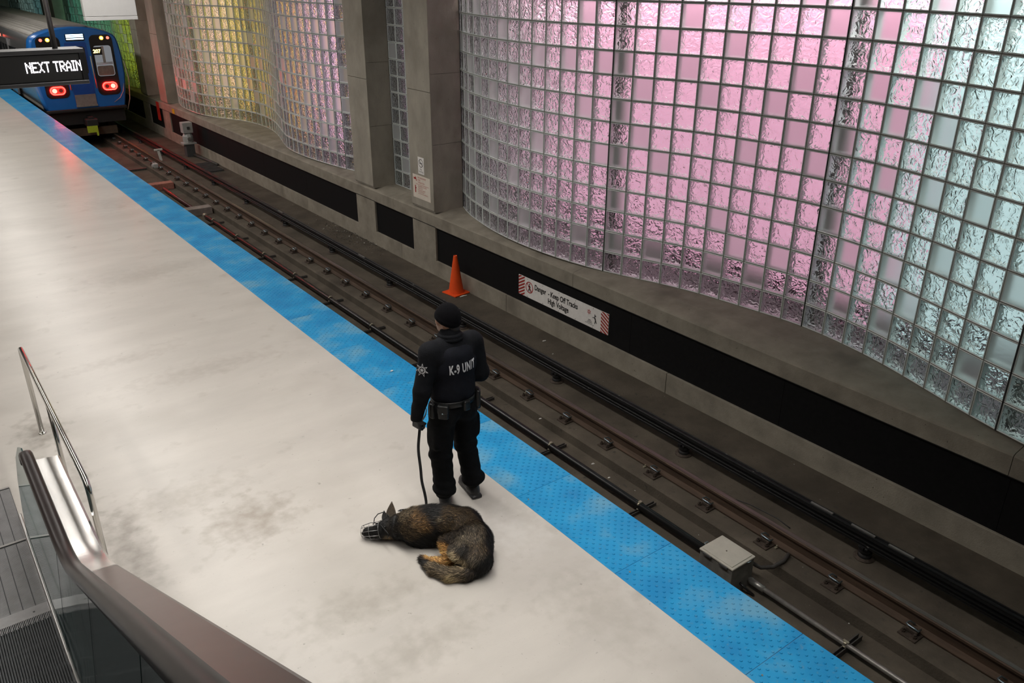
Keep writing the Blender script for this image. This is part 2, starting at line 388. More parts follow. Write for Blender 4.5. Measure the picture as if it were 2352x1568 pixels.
# columns, in pairs
def column(a, c, label):
    root = empty('column', (8.18, (a + c) / 2, 0)); tag(root, label, 'column', kind='structure')
    def cp(name, mb):
        o = mb.build(name, MT['column_concrete']); o.parent = root; o.matrix_parent_inverse = Matrix.Translation((-8.18, -(a + c) / 2, 0))
    cp('core', MB().box((XW + .02, a + .02, -.02), (8.5, c - .02, LAMP_Z)))
    for z0, z1 in ((.012, 2.136), (2.144, 4.45)):
        cp('facing_panel', MB().box((XW - .004, a, z0), (XW + .021, c, z1), bev=.006))
    for y0, y1 in ((a + .001, a + .021), (c - .021, c - .001)):
        for z0, z1 in ((-.02, 1.226), (1.232, 2.446), (2.452, 4.45)):
            cp('facing_panel', MB().box((XW + .014, y0, z0), (8.52, y1, z1)))
    return root
column(12.84, 13.65, 'square concrete column carrying the two small white notices')
column(15.2, 16.02, 'bare square concrete column between the purple glass and the narrow glass strip')
column(29.5, 30.3, 'far concrete column at the yellow end of the glass wall')
column(31.9, 32.7, 'far concrete column beside the lime green glass blocks')
column(46.2, 47.0, 'distant dark concrete column beyond the train roof, beside green glass')
column(48.5, 49.3, 'distant dark concrete column beyond the train roof, beside teal glass')

# ------------------------------------------------------------------ glass block walls
PITCH = .313; ROWS = 14; BW = .3045
def block_mesh(name, pane):
    h = BW / 2; i_ = h - .013; b = MB()
    def ring(y0, a, y1, c, mi):
        vs = [(-a, y0, -a), (a, y0, -a), (a, y0, a), (-a, y0, a), (-c, y1, -c), (c, y1, -c), (c, y1, c), (-c, y1, c)]
        b.add(vs, [(0, 1, 5, 4), (1, 2, 6, 5), (2, 3, 7, 6), (3, 0, 4, 7)], mi)
    ring(.003, h, 0, h - .005, 0); ring(0, h - .005, .004, i_, 0)
    ring(.003, h, .09, h, 0); ring(.004, i_, .09, i_ - .004, 0)
    b.add([(-i_, .005, -i_), (i_, .005, -i_), (i_, .005, i_), (-i_, .005, i_)], [(0, 1, 2, 3)], 1)
    b.add([(-i_, .013, -i_), (i_, .013, -i_), (i_, .013, i_), (-i_, .013, i_)], [(3, 2, 1, 0)], 2)
    me = bpy.data.meshes.new(name); me.from_pydata(b.v, [], b.f)
    for m in (MT['glass_edge'], MT[pane], MT['pane_back']): me.materials.append(m)
    me.polygons.foreach_set('material_index', b.m); me.update(); return me
BLK = block_mesh('glass_block', 'pane_ripple'); BLKF = block_mesh('glass_block_frosted', 'pane_frosted')
def dense(pts, n=4000):
    y = np.array([p[0] for p in pts]); x = np.array([p[1] for p in pts])
    # smooth cubic interpolation (natural spline)
    k = len(y); h = np.diff(y); A = np.eye(k); r = np.zeros(k)
    for i in range(1, k - 1):
        A[i, i-1] = h[i-1]; A[i, i] = 2*(h[i-1]+h[i]); A[i, i+1] = h[i]; r[i] = 6*((x[i+1]-x[i])/h[i]-(x[i]-x[i-1])/h[i-1])
    m = np.linalg.solve(A, r); yy = np.linspace(y[0], y[-1], n); j = np.clip(np.searchsorted(y, yy) - 1, 0, k - 2)
    d0 = yy - y[j]; d1 = y[j+1] - yy
    xx = (m[j]*d1**3 + m[j+1]*d0**3)/(6*h[j]) + (x[j]/h[j]-m[j]*h[j]/6)*d1 + (x[j+1]/h[j]-m[j+1]*h[j]/6)*d0
    s = np.concatenate([[0], np.cumsum(np.hypot(np.diff(xx), np.diff(yy)))])
    return xx, yy, s
BAY1 = [(-.6, 8.25), (.4, 8.0), (1.4, 7.93), (2.5, 8.01), (3.38, 8.25), (4.27, 8.55), (4.9, 8.69), (5.6, 8.755), (6.42, 8.67), (7.06, 8.585), (7.67, 8.43),
        (8.28, 8.23), (8.91, 8.07), (9.52, 7.985), (10.15, 7.955), (10.78, 7.98), (11.39, 8.06), (11.85, 8.16), (12.4, 8.31), (12.84, 8.49)]
BAY2 = [(16.02, 8.42), (16.72, 8.24), (17.6, 8.09), (18.35, 8.01), (19.05, 7.98), (20.04, 8.05), (20.81, 8.24), (22.0, 8.57), (23.03, 8.74), (24.0, 8.73),
        (24.75, 8.58), (25.5, 8.27), (26.2, 8.04), (27.2, 7.95), (28.48, 8.0), (29.5, 8.2)]
BAY3 = [(32.7, 8.4), (34, 8.08), (35.5, 7.98), (37.5, 8.3), (39.5, 8.75), (41.5, 8.4), (43.5, 8.0), (46.2, 8.3)]
BAY4 = [(49.3, 8.4), (50.5, 8.08), (52, 7.98), (54, 8.3), (56, 8.75), (58, 8.4), (61, 8.0)]
def at_s(path, s):
    xx, yy, ss = path; return float(np.interp(s, ss, xx)), float(np.interp(s, ss, yy))
def frost_pick(c, r, rng):
    return False
def glass_panel(path, cols, base_s, label, seed, joint_first=False, frost_first=False):
    # cols: list of column indices; column k spans base_s + k*PITCH .. +PITCH  (s grows with Y)
    rng = random.Random(seed)
    s0 = base_s + min(cols) * PITCH; s1 = base_s + (max(cols) + 1) * PITCH
    mx_, my_ = at_s(path, (s0 + s1) / 2)
    root = empty('glass_block_wall', (mx_, my_, 0)); tag(root, label, 'glass wall', kind='structure')
    inv = Matrix.Translation((-mx_, -my_, 0)); frosted = set()
    mort = MB()
    for k in sorted(cols):
        a = at_s(path, base_s + k*PITCH); c = at_s(path, base_s + (k+1)*PITCH)
        cx, cy = (a[0]+c[0])/2, (a[1]+c[1])/2
        ang = math.atan2(a[1]-c[1], a[0]-c[0])          # local +x runs toward decreasing Y
        for r in range(ROWS):
            fr = (rng.random() < .24 and (k-1, r) not in frosted and (k, r-1) not in frosted and r > 0)
            if frost_first and k == max(cols): fr = (r % 2 == 1 and rng.random() < .75)
            if fr: frosted.add((k, r))
            o = new_obj('glass_block', BLKF if fr else BLK, root, (cx, cy, (r + .5) * PITCH), (0, 0, ang)); o.matrix_parent_inverse = inv
        # bed joints
        tx, ty = math.cos(ang), math.sin(ang); nx, ny = -ty, tx
        def strip(u0, u1, z0, z1, d0=.006, d1=.085):
            P = [(cx+tx*u+nx*d, cy+ty*u+ny*d, z) for z in (z0, z1) for (u, d) in ((u0, d0), (u1, d0), (u1, d1), (u0, d1))]
            mort.add(P, [(0,3,2,1),(4,5,6,7),(0,1,5,4),(1,2,6,5),(2,3,7,6),(3,0,4,7)])
        hw = PITCH / 2
        for r in range(ROWS + 1):
            strip(-hw, hw, r*PITCH - .0046, r*PITCH + .0046)
        strip(-hw - .002, -hw + .0048, 0, ROWS*PITCH); strip(hw - .0048, hw + .002, 0, ROWS*PITCH)
    o = mort.build('mortar_grid', MT['mortar'], root); o.matrix_parent_inverse = inv
    # dark expansion joint on the far side and a steel post behind it
    x, y = at_s(path, s1); xb, yb = at_s(path, s1 - .05)
    ang = math.atan2(yb - y, xb - x); tx, ty = math.cos(ang), math.sin(ang); nx, ny = -ty, tx
    def bar(u0, u1, d0, d1, z0, z1, name, m):
        b = MB(); P = [(x+tx*u+nx*d, y+ty*u+ny*d, z) for z in (z0, z1) for (u, d) in ((u0, d0), (u1, d0), (u1, d1), (u0, d1))]
        b.add(P, [(0,3,2,1),(4,5,6,7),(0,1,5,4),(1,2,6,5),(2,3,7,6),(3,0,4,7)])
        q = b.build(name, MT[m], root); q.matrix_parent_inverse = inv
    bar(-.011, .007, -.001, .02, 0, ROWS*PITCH, 'expansion_joint', 'joint_sealant')
    bar(-.075, .075, .16, .28, -.02, ROWS*PITCH, 'steel_post', 'post_grey')
    # sill bead under the first course
    return root
mat('post_grey', (.30, .31, .30), .6, metal=.2, var=.1)
p1 = dense(BAY1); sJ1 = float(np.interp(8.57, p1[1], p1[2]))
nleft = int((p1[2][-1] - sJ1) / PITCH)
glass_panel(p1, list(range(0, nleft + 1)), sJ1, 'curved glass block wall next to the column with notices, fading from grey to pink', 3)
glass_panel(p1, list(range(-10, 0)), sJ1, 'pink backlit glass block panel opposite the danger sign end', 5, frost_first=True)
glass_panel(p1, list(range(-19, -10)), sJ1, 'glass block panel turning from pink to pale turquoise', 8)
glass_panel(p1, list(range(-27, -19)), sJ1, 'pale turquoise glass block panel at the end of the near wall', 9)
p2 = dense(BAY2); tot = p2[2][-1]; n2 = int(tot / PITCH); off = tot - n2 * PITCH
cols = list(range(n2)); q = [cols[:3], cols[3:14], cols[14:25], cols[25:34], cols[34:]]
labs = ['narrow lavender glass block panel next to the bare concrete column', 'lavender and orange glass block panel bulging toward the track',
        'orange to yellow glass block panel in the hollow of the wave', 'yellow glass block panel before the far bulge', 'salmon glass block panel on the far bulge near the train']
for i, cc in enumerate(q): glass_panel(p2, cc, off * .5, labs[i], 20 + i)
def far_glass(pts, label, seed):
    path = dense(pts); n = int(path[2][-1] / PITCH); root = empty('glass_block_wall', (8.2, pts[0][0], 0)); tag(root, label, 'glass wall', kind='structure')
    inv = Matrix.Translation((-8.2, -pts[0][0], 0)); b = MB(); mort = MB(); h = BW/2
    for k in range(n):
        a = at_s(path, k*PITCH); c = at_s(path, (k+1)*PITCH); cx, cy = (a[0]+c[0])/2, (a[1]+c[1])/2
        ang = math.atan2(a[1]-c[1], a[0]-c[0]); tx, ty = math.cos(ang), math.sin(ang); nx, ny = -ty, tx
        for r in range(ROWS):
            zc = (r+.5)*PITCH
            P = [(cx+tx*u+nx*d, cy+ty*u+ny*d, zc+v) for d in (0, .05) for (u, v) in ((-h, -h), (h, -h), (h, h), (-h, h))]
            b.add(P, [(0, 1, 2, 3)], 1 if (k*7+r*3) % 5 else 2); b.add(P, [(0, 4, 5, 1), (1, 5, 6, 2), (2, 6, 7, 3), (3, 7, 4, 0)], 0); b.add(P, [(7, 6, 5, 4)], 3)
        P = [(cx+tx*u+nx*d, cy+ty*u+ny*d, z) for z in (0, ROWS*PITCH) for (u, d) in ((-h-.012, .01), (-h, .01), (-h, .05), (-h-.012, .05))]
        mort.add(P, [(0,1,5,4), (0,3,2,1), (1,2,6,5)])
        for r in range(ROWS+1):
            P = [(cx+tx*u+nx*d, cy+ty*u+ny*d, z) for z in (r*PITCH-.006, r*PITCH+.006) for (u, d) in ((-h-.01, .008), (h+.01, .008), (h+.01, .05), (-h-.01, .05))]
            mort.add(P, [(0,1,5,4), (4,5,6,7), (0,3,2,1)])
    me = bpy.data.meshes.new('glass_block'); me.from_pydata(b.v, [], b.f)
    for q in ('glass_edge', 'pane_ripple', 'pane_frosted', 'pane_back'): me.materials.append(MT[q])
    me.polygons.foreach_set('material_index', b.m); me.update(); o = new_obj('glass_block', me, root); o.matrix_parent_inverse = inv; tag(o, kind='stuff')
    o = mort.build('mortar_grid', MT['mortar'], root); o.matrix_parent_inverse = inv
far_glass(BAY3, 'distant lime and green glass block wall beyond the train', 1)
far_glass(BAY4, 'most distant teal glass block wall beyond the train roof', 2)
# narrow glass strip at the back of the niche between the paired columns
xx = np.full(10, 8.36); yy = np.linspace(13.63, 15.22, 10); pn = (xx, yy, yy - yy[0])
glass_panel(pn, [0, 1, 2, 3, 4], .0, 'narrow glass block strip in the niche between two concrete columns', 31)

# backlit screens behind the glass (they give off the wall's coloured light)
def screen_mat(name, stops, y0, y1, strength):
    m = bpy.data.materials.new(name); m.use_nodes = True; nt = m.node_tree; N = nt.nodes; L = nt.links; N.clear()
    out = N.new('ShaderNodeOutputMaterial'); e = N.new('ShaderNodeEmission'); tc = N.new('ShaderNodeTexCoord'); sx = N.new('ShaderNodeSeparateXYZ')
    L.new(tc.outputs['Object'], sx.inputs[0]); mr = N.new('ShaderNodeMapRange'); mr.inputs[1].default_value = y0; mr.inputs[2].default_value = y1
    L.new(sx.outputs[1], mr.inputs[0]); rp = N.new('ShaderNodeValToRGB'); L.new(mr.outputs[0], rp.inputs[0])
    el = rp.color_ramp.elements
    while len(el) > 1: el.remove(el[-1])
    for i, (y, c) in enumerate(stops):
        t = (y - y0) / (y1 - y0)
        if i == 0: el[0].position = t; el[0].color = (*c, 1)
        else: q = el.new(t); q.color = (*c, 1)
    L.new(rp.outputs[0], e.inputs[0]); e.inputs[1].default_value = strength
    df = N.new('ShaderNodeBsdfDiffuse'); L.new(rp.outputs[0], df.inputs[0]); ad = N.new('ShaderNodeAddShader')
    L.new(e.outputs[0], ad.inputs[0]); L.new(df.outputs[0], ad.inputs[1]); L.new(ad.outputs[0], out.inputs[0]); return m
PINK = (.86, .43, .60); TEAL = (.62, .78, .81); LAV = (.74, .42, .64); ORG = (.85, .42, .13); YEL = (.82, .56, .10); SAL = (.78, .46, .38)
def screen(name, a, c, stops, strength, label, z0=.27):
    b = MB(); b.box((9.32, a, z0), (9.36, c, 4.6))
    tag(b.build(name, screen_mat(name, stops, a, c, strength)), label, 'light screen', kind='structure')
screen('backlit_screen', -1.5, 12.7, [(-1.5, TEAL), (4.55, TEAL), (4.95, PINK), (10.6, PINK), (12.0, (.5, .36, .42)), (12.7, (.25, .22, .25))], .74, 'pink and turquoise backlit screen behind the near glass blocks')
screen('backlit_screen', 16.2, 29.4, [(16.2, LAV), (19.6, (.82, .44, .66)), (20.6, ORG), (22.4, YEL), (25.5, YEL), (27.0, SAL), (29.4, SAL)], 1.35, 'lavender, orange and yellow backlit screen behind the far glass blocks')
screen('backlit_screen', 32.9, 46.0, [(32.9, (.66, .64, .015)), (36.5, (.55, .60, .03)), (39, (.18, .42, .20)), (46, (.10, .32, .22))], 1.3, 'lime to green backlit screen behind the distant glass blocks')
screen('backlit_screen', 49.5, 61.0, [(49.5, (.12, .42, .45)), (61, (.4, .55, .5))], .8, 'teal backlit screen behind the most distant glass blocks')
screen('backlit_screen', 13.8, 15.1, [(13.8, (.34, .22, .27)), (15.1, (.34, .22, .27))], .5, 'dim mauve backlit screen behind the niche glass')

for pth_, lab in ((p1, 'dark plum tray added behind the near glass blocks as painted shade'), (p2, 'dark plum tray added behind the far glass blocks as painted shade')):
    b = MB(); ii = np.linspace(0, len(pth_[0]) - 1, 60).astype(int); n_ = len(ii)
    vs = [(pth_[0][i] + .11, pth_[1][i], .006) for i in ii] + [(9.5, pth_[1][i], .006) for i in ii] + [(pth_[0][i] + .11, pth_[1][i], .0) for i in ii] + [(9.5, pth_[1][i], .0) for i in ii]
    b.add(vs, [(k, k + 1, n_ + k + 1, n_ + k) for k in range(n_ - 1)] + [(2*n_ + k, 3*n_ + k, 3*n_ + k + 1, 2*n_ + k + 1) for k in range(n_ - 1)] + [(k, 2*n_ + k, 2*n_ + k + 1, k + 1) for k in range(n_ - 1)])
    tag(b.build('cavity_shade_sheet', MT['cavity_shade']), lab, 'sheet', kind='structure')  # dark sheet added over the cavity floor, its colour standing in for shade
# unseen area lights added atop the cavities to brighten the upper screens
for a, c, e_ in ((-.8, 12.4, 210), (16.6, 29.0, 60)):
    area('cavity_fill_light', (9.0, (a + c)/2, 4.42), (.25, c - a), e_, (1.0, .93, .90), rot=(0, R_(-18), 0))
# ceiling strip lamps
fx = MB(); fx.box((-.38, -1.35, 0), (.38, 1.35, .1))
fm = fx.mesh('housing', MT['white_case']); dm = MB().box((-.35, -1.3, -.012), (.35, 1.3, .0)).mesh('diffuser', MT['fixture_diffuser'])
for i, (x, y) in enumerate(LAMP_SPOTS):
    t = empty('ceiling_lamp', (x, y, LAMP_Z)); tag(t, 'long white fluorescent ceiling lamp above the platform', 'lamp', 'ceiling lamps above the platform')
    new_obj('housing', fm, t); new_obj('diffuser', dm, t)
    l = area('lamp_light', (x, y, LAMP_Z - .03), (.7, 2.6), ((47 if y < 5.5 else 58 if y < 9 else 70 if y < 16 else 54)*(1.0 if x > 0 else .65)), (1.0, .955, .90), spread=(92 if y < 5.5 else 130 if y < 9 else 170))
# ------------------------------------------------------------------ track furniture
XR = 6.365; XT = 6.885
def rail_profile(x, zb):
    p = [(-.075, 0), (.075, 0), (.075, .012), (.012, .03), (.009, .125), (.034, .138), (.036, .162), (.028, .172), (-.028, .172), (-.036, .162), (-.034, .138), (-.009, .125), (-.012, .03), (-.075, .012)]
    return [(x + a, zb + z) for a, z in p]
def running_rail(x, label):
    t = empty('running_rail', (x, 10, ZS)); tag(t, label, 'rail')
    def pp(n, mb, m):
        o = mb.build(n, MT[m]); o.parent = t; o.matrix_parent_inverse = Matrix.Translation((-x, -10, -ZS)); return o
    pp('rail_body', MB().prism(rail_profile(x, ZS + .012), 'y', Y0, Y1), 'rust_rail')
    pp('rail_head', MB().box((x - .024, Y0, ZS + .182), (x + .024, Y1, ZS + .1855)), 'rail_head')
    return t
running_rail(XR, 'rusty brown running rail clipped to the concrete plinth')
t = running_rail(XR - 1.435 - .07, 'rusty running rail close under the platform edge')
# direct fixation fasteners
def fastener():
    t = empty('rail_fastener', (0, 0, 0))
    MB().box((-.2, -.085, 0), (.16, .085, .018), bev=.004).build('base_plate', MT['rust_dark'], t)
    MB().box((-.128, -.055, .015), (-.068, .055, .06), bev=.01).build('shoulder', MT['rust_dark'], t)
    for y in (-.052, .056):
        MB().cyl((-.155, y, .016), .021, .026, 6, smooth=False).cyl((-.155, y, .042), .012, .018, 8).build('bolt', MT['rust_dark'], t)
    MB().tube([(-.06, -.05, .062), (-.115, -.052, .07), (-.125, -.03, .085), (-.125, .035, .088), (-.11, .062, .082), (-.05, .06, .075), (-.03, .02, .055)], .0085, 6).build('spring_clip', MT['clip_steel'], t)
    return t
f0 = fastener(); fy = [4.74 + .7915 * k for k in range(-4, 42)]
for i, y in enumerate(fy):
    o = f0 if i == 0 else dup(f0)
    o.location = (XR - .01, y, ZS - .002); o.rotation_euler = (0, 0, random.uniform(-.04, .04))
    tag(o, 'rusty rail fastener plate with bent steel clip beside the running rail', 'rail fastener', 'fasteners along the running rail')
# small bright bond clips on the rail foot
bc = MB().box((-.03, -.012, 0), (.03, .012, .018), bev=.003).cyl((.0, 0, .015), .008, .02, 6).mesh('bond_clip', MT['bracket_brass'])
for px in ((903, 705), (798, 638), (1217, 896), (1490, 1064), (1797, 1245), (857, 672)):
    p = PZ(*px, ZS + .03); o = new_obj('bond_clip', bc, None, (XR - .085, p.y, ZS + .0)); tag(o, 'small pale metal bond clip on the rail foot', 'clip', 'bond clips on the rail foot')

# third rail with ribbed cover, on insulators
t = empty('third_rail', (XT, 10, ZS)); tag(t, 'greasy black third rail raised on insulators', 'third rail')
def pp(n, mb, m):
    o = mb.build(n, MT[m]); o.parent = t; o.matrix_parent_inverse = Matrix.Translation((-XT, -10, -ZS)); return o
zb = ZS + .145
pp('conductor', MB().prism([(XT-.065, zb), (XT+.065, zb), (XT+.065, zb+.014), (XT+.014, zb+.03), (XT+.014, zb+.075), (XT+.042, zb+.09), (XT+.042, zb+.118), (XT-.042, zb+.118), (XT-.042, zb+.09), (XT-.014, zb+.075), (XT-.014, zb+.03), (XT-.065, zb+.014)], 'y', Y0, 42), 'grease_black')
for dx, dz in ((-.058, .022), (-.05, .055), (.05, .02), (.052, .052), (-.03, .122), (.028, .122)):
    pp('cable', MB().tube([(XT + dx, Y0, zb + dz), (XT + dx, 42, zb + dz)], .011, 6), 'grease_black')
ins = empty('rail_insulator'); tag(ins, 'black ribbed insulator carrying the third rail', 'insulator', 'insulators under the third rail')
MB().lathe([(0, .0), (.105, 0), (.105, .012), (.07, .018), (.068, .022)], 18).build('base_flange', MT['rust_dark'], ins)
MB().lathe([(.062, .018), (.066, .05), (.055, .056), (.055, .066), (.066, .072), (.063, .11), (.05, .118), (.05, .128), (0, .128)], 18).build('post', MT['porcelain_black'], ins)
MB().box((-.075, -.05, .124), (.075, .05, .15), bev=.006).box((-.1, -.02, .14), (-.07, .02, .165)).box((.07, -.02, .14), (.1, .02, .165)).box((-.1, -.02, .13), (.1, .02, .146)).build('rail_chair', MT['grease_black'], ins)
for i, y in enumerate([3.22 + 2.42 * k for k in range(-2, 15)]):
    o = ins if i == 0 else dup(ins)
    o.location = (XT - .012, y, ZS - .002)
# shiny splice bars on the third rail
for px in ((607, 492), (820, 590), (1885, 1168), (1980, 1220), (2068, 1268)):
    p = PZ(*px, zb + .13); o = MB().box((-.012, -.13, 0), (.012, .13, .022), bev=.002).build('splice_bar', MT['galvanised'], None, (XT - .001, p.y, zb + .1165))
    tag(o, 'worn shiny metal bar on top of the third rail', 'metal bar', 'bars on the third rail')

# conduit in the trough between the rails
XP = 5.745; ZP = -1.315
o = MB().tube([(XP, 4.132, ZP), (XP, 19.95, ZP)], .043, 12).build('cable_conduit', MT['conduit_black']); tag(o, 'long glossy black conduit clamped beside the concrete plinth', 'conduit')
o = MB().tube([(XP - .03, 20.65, ZP), (XP - .03, 23.2, ZP)], .043, 12).build('cable_conduit', MT['conduit_maroon']); tag(o, 'short maroon conduit between two cross beams', 'conduit')
o = MB().tube([(XP - .01, -1, ZP), (XP - .01, 3.62, ZP)], .024, 12).tube([(XP - .01, 3.56, ZP), (XP - .01, 3.72, ZP)], .034, 12).build('steel_conduit', MT['galvanised']); tag(o, 'thin galvanised steel pipe leaving the junction box', 'pipe')
o = MB().tube([(XP, 19.88, ZP), (XP, 19.99, ZP)], .05, 12).build('conduit_coupling', MT['bracket_brass']); tag(o, 'pale metal coupling on the conduit end by the cross beam', 'coupling')
cl = empty('conduit_clamp'); tag(cl, 'pipe clamp strap on a steel channel across the black conduit', 'clamp', 'clamps along the black conduit')
MB().box((-.17, -.022, -.085), (.24, -.012, -.045)).box((-.17, .012, -.085), (.24, .022, -.045)).box((-.17, -.022, -.085), (.24, .022, -.08)).build('strut_channel', MT['bracket_dark'], cl)
MB().tube([(.047 * math.cos(a), 0, .047 * math.sin(a)) for a in np.linspace(-2.6, math.pi + 2.6 - math.pi, 15)], .011, 6).box((-.02, -.02, .04), (.02, .02, .062), bev=.004).build('strap', MT['bracket_brass'], cl)
for i, y in enumerate([5.25 + 1.565 * k for k in range(0, 10)]):
    o = cl if i == 0 else dup(cl)
    o.location = (XP, y, ZP)
c2 = dup(cl); c2.location = (XP - .01, 2.68, ZP); tag(c2, 'dark clamp on the thin galvanised pipe', 'clamp'); del c2['group']
for ch in c2.children:
    if ch.name.startswith('strap'): ch.scale = (.6, 1.4, .6)
    else: ch.scale = (1, 1, 1.525); ch.location.z = .0446
for px, lab, m in (((355, 424), 'reddish cross beam over the trough by the maroon conduit', 'timber_red'), ((438, 481), 'grey cross beam over the trough at the end of the black conduit', 'beam_grey')):
    p = PZ(*px, ZS); o = MB().box((-.42, -.14, -.152), (.45, .14, .03), bev=.012).build('cross_beam', MT[m], None, (5.6, p.y, ZS)); tag(o, lab, 'beam')
p = PZ(300, 380, ZI); o = MB().box((-.32, -.05, -.002), (.585, .05, .06)).build('cable_duct', MT['bracket_dark'], None, (5.5, 26.3, ZI)); tag(o, 'thin dark cable duct crossing the trough near the train', 'duct')
o = MB().box((-.05, -.1, 0), (.07, .1, .12), bev=.01).box((-.09, -.05, .02), (-.05, .05, .09)).build('bond_box', MT['signal_grey'], None, (6.2, 25.72, ZS)); tag(o, 'small pale bond box beside the rail near the white marker', 'box')

# junction box
t = empty('junction_box', (5.615, 3.945, ZI)); tag(t, 'grey electrical junction box with pale lid beside the blue paving', 'junction box')
MB().box((-.165, -.2, 0), (.165, .2, .325), bev=.006).build('body', MT['box_side'], t)
lid = MB().box((-.172, -.207, .325), (.172, .207, .345), bev=.006).box((-.15, -.18, .345), (.15, .18, .352), bev=.003).build('lid', MT['box_lid'], t)
MB().cyl((0, .01, .351), .008, .003, 10).build('screw', MT['rust_dark'], lid)
for s, y in ((-1, -.1), (-1, .1)):
    MB().box((s*.172, y - .05, .315), (s*.186, y + .05, .338), bev=.003).build('hinge', MT['signal_dark'], t)
for x, y in ((.06, -.207), (-.05, .207)):
    MB().tube([(x - .02, y, .33), (x - .02, y * 1.09, .345), (x + .02, y * 1.09, .345), (x + .02, y, .33)], .005, 6).build('latch', MT['clip_steel'], t)
MB().cyl((.09, 0, 0), .032, .05, 12).xform(Matrix.Rotation(R_(90), 4, 'X') @ Matrix.Identity(4)).xform(Matrix.Translation((0.04, -.2, .085))).build('gland', MT['galvanised'], t)
o = MB().tube([(5.765, 3.80, -1.17), PZ(1728, 1293, -1.19), PZ(1747, 1303, -1.222), PZ(1775, 1302, -1.231), PZ(1800, 1288, -1.231), PZ(1812, 1272, -1.215)], .021, 8).build('flexible_conduit', MT['bracket_dark']); tag(o, 'grey flexible conduit curving from the junction box to the rail', 'conduit')
o = MB().tube([(5.60, 3.755, -1.29), (5.605, 3.70, -1.31), (5.635, 3.66, -1.35), (5.66, 3.62, -1.383), PZ(1730, 1366, -1.388)], .013, 8).build('loose_cable', MT['conduit_black']); tag(o, 'thin black cable hanging from the junction box corner', 'cable')
o = MB().tube([PZ(1690, 1147, -1.245), PZ(1722, 1158, -1.245), PZ(1752, 1173, -1.245), PZ(1785, 1190, -1.245), PZ(1815, 1213, -1.245)], .006, 6).build('loose_wire', MT['conduit_black']); tag(o, 'thin wire lying on the slab between rail and third rail', 'wire')

# traffic cone
t = empty('traffic_cone', (7.66, 11.87, ZS), R_(8)); tag(t, 'orange traffic cone standing against the parapet wall', 'cone')
MB().box((-.185, -.185, 0), (.185, .185, .022), bev=.008).build('base', MT['cone_orange'], t)
MB().lathe([(.142, .02), (.136, .04), (.035, .70), (.033, .708), (.026, .708), (.026, .66)], 28).build('body', MT['cone_orange'], t)
o = MB().add([(-.07, -.012, .003), (0, -.03, .012), (.08, -.012, .004), (.08, .014, .004), (0, .012, .014), (-.07, .016, .003)], [(0, 1, 4, 5), (1, 2, 3, 4)]).build('paper_scrap', MT['paper_white'], None, PZ(1064, 680, ZS)); tag(o, 'curled white paper scrap beside the orange cone', 'litter')
for i, (px, py, s, lab) in enumerate([(1250, 783, .05, 'small white paper bit on the slab below the danger sign'), (1270, 813, .02, 'tiny white fleck on the slab below the danger sign'),
        (1362, 1065, .035, 'pale crumb of litter in the trough near the clamp'), (1399, 1097, .03, 'white crumbs of litter in the trough'), (1952, 1430, .035, 'yellowish litter flake beside the galvanised pipe'),
        (890, 712, .03, 'white fleck of litter on the plinth'), (900, 852, .03, 'white fleck on the blue paving behind the officer'), (1240, 962, .03, 'white gum fleck on the plinth slab'), (835, 655, .05, 'pale stone on the plinth near a fastener')]):
    z = 0.006 if 'paving' in lab else (ZS if i in (0, 1, 5, 7, 8) else ZI)
    b = MB(); n = 6; b.add([(s*(.6+.4*random.random())*math.cos(2*math.pi*k/n), s*.5*(.6+.4*random.random())*math.sin(2*math.pi*k/n), .002+.006*random.random()) for k in range(n)] + [(0, 0, .016)], [(k, (k+1) % n, n) for k in range(n)])
    tag(b.build('litter', MT['paper_white'], None, PZ(px, py, z)), lab, 'litter')
# gravel and glass debris heaped at the wall foot
b = MB()
ctr = [PZ(775, 515, ZS), PZ(860, 575, ZS)]
for k in range(900):
    t_ = random.random(); c = ctr[0].lerp(ctr[1], t_); a = random.gauss(0, .17); y = c.y + random.gauss(0, .4); x = min(XW - .02, 7.68 + a)
    s = random.uniform(.006, .02); z = ZS + max(0, .05 - abs(a)*.15) * random.random()
    v = [Vector((random.uniform(-1, 1), random.uniform(-1, 1), random.uniform(-.3, 1))) * s + Vector((x, y, z)) for _ in range(4)]
    b.add(v, [(0, 1, 2), (0, 2, 3), (0, 3, 1), (1, 3, 2)], 1 if random.random() < .07 else 0)
o = b.build('gravel_heap', [MT['gravel'], MT['paper_white']]); tag(o, 'dark gravel and pale grit swept against the parapet foot', 'gravel', kind='stuff')
b = MB()
for k in range(1400):
    x = random.uniform(4.5, 7.8); y = random.choice((random.uniform(1.5, 20), random.uniform(2, 9))); s = random.uniform(.003, .010)
    z = ZS if x > 6.12 else ZI
    if x < 5.26 or abs(x - 6.08) < .05 or abs(x - XP) < .2 and (3.5 < y < 4.4 or abs((y - 5.25 + .78) % 1.565 - .78) < .06) or abs(x - XP) < .07 or 5.4 < x < 5.82 and 3.6 < y < 4.2: continue
    if abs(x - XR) < .10 or XR - .24 < x < XR + .18 and abs((y - 4.74 + .396) % .7915 - .396) < .12 or abs(x - XT) < .12: continue
    v = [Vector((random.uniform(-1, 1), random.uniform(-1, 1), random.uniform(0, .8))) * s + Vector((x, y, z)) for _ in range(4)]
    b.add(v, [(0, 1, 2), (0, 2, 3), (0, 3, 1), (1, 3, 2)], 1 if random.random() < .06 else 0)
o = b.build('track_grit', [MT['gravel'], MT['paper_white']]); tag(o, 'scattered grit and chips over the track bed', 'grit', kind='stuff')

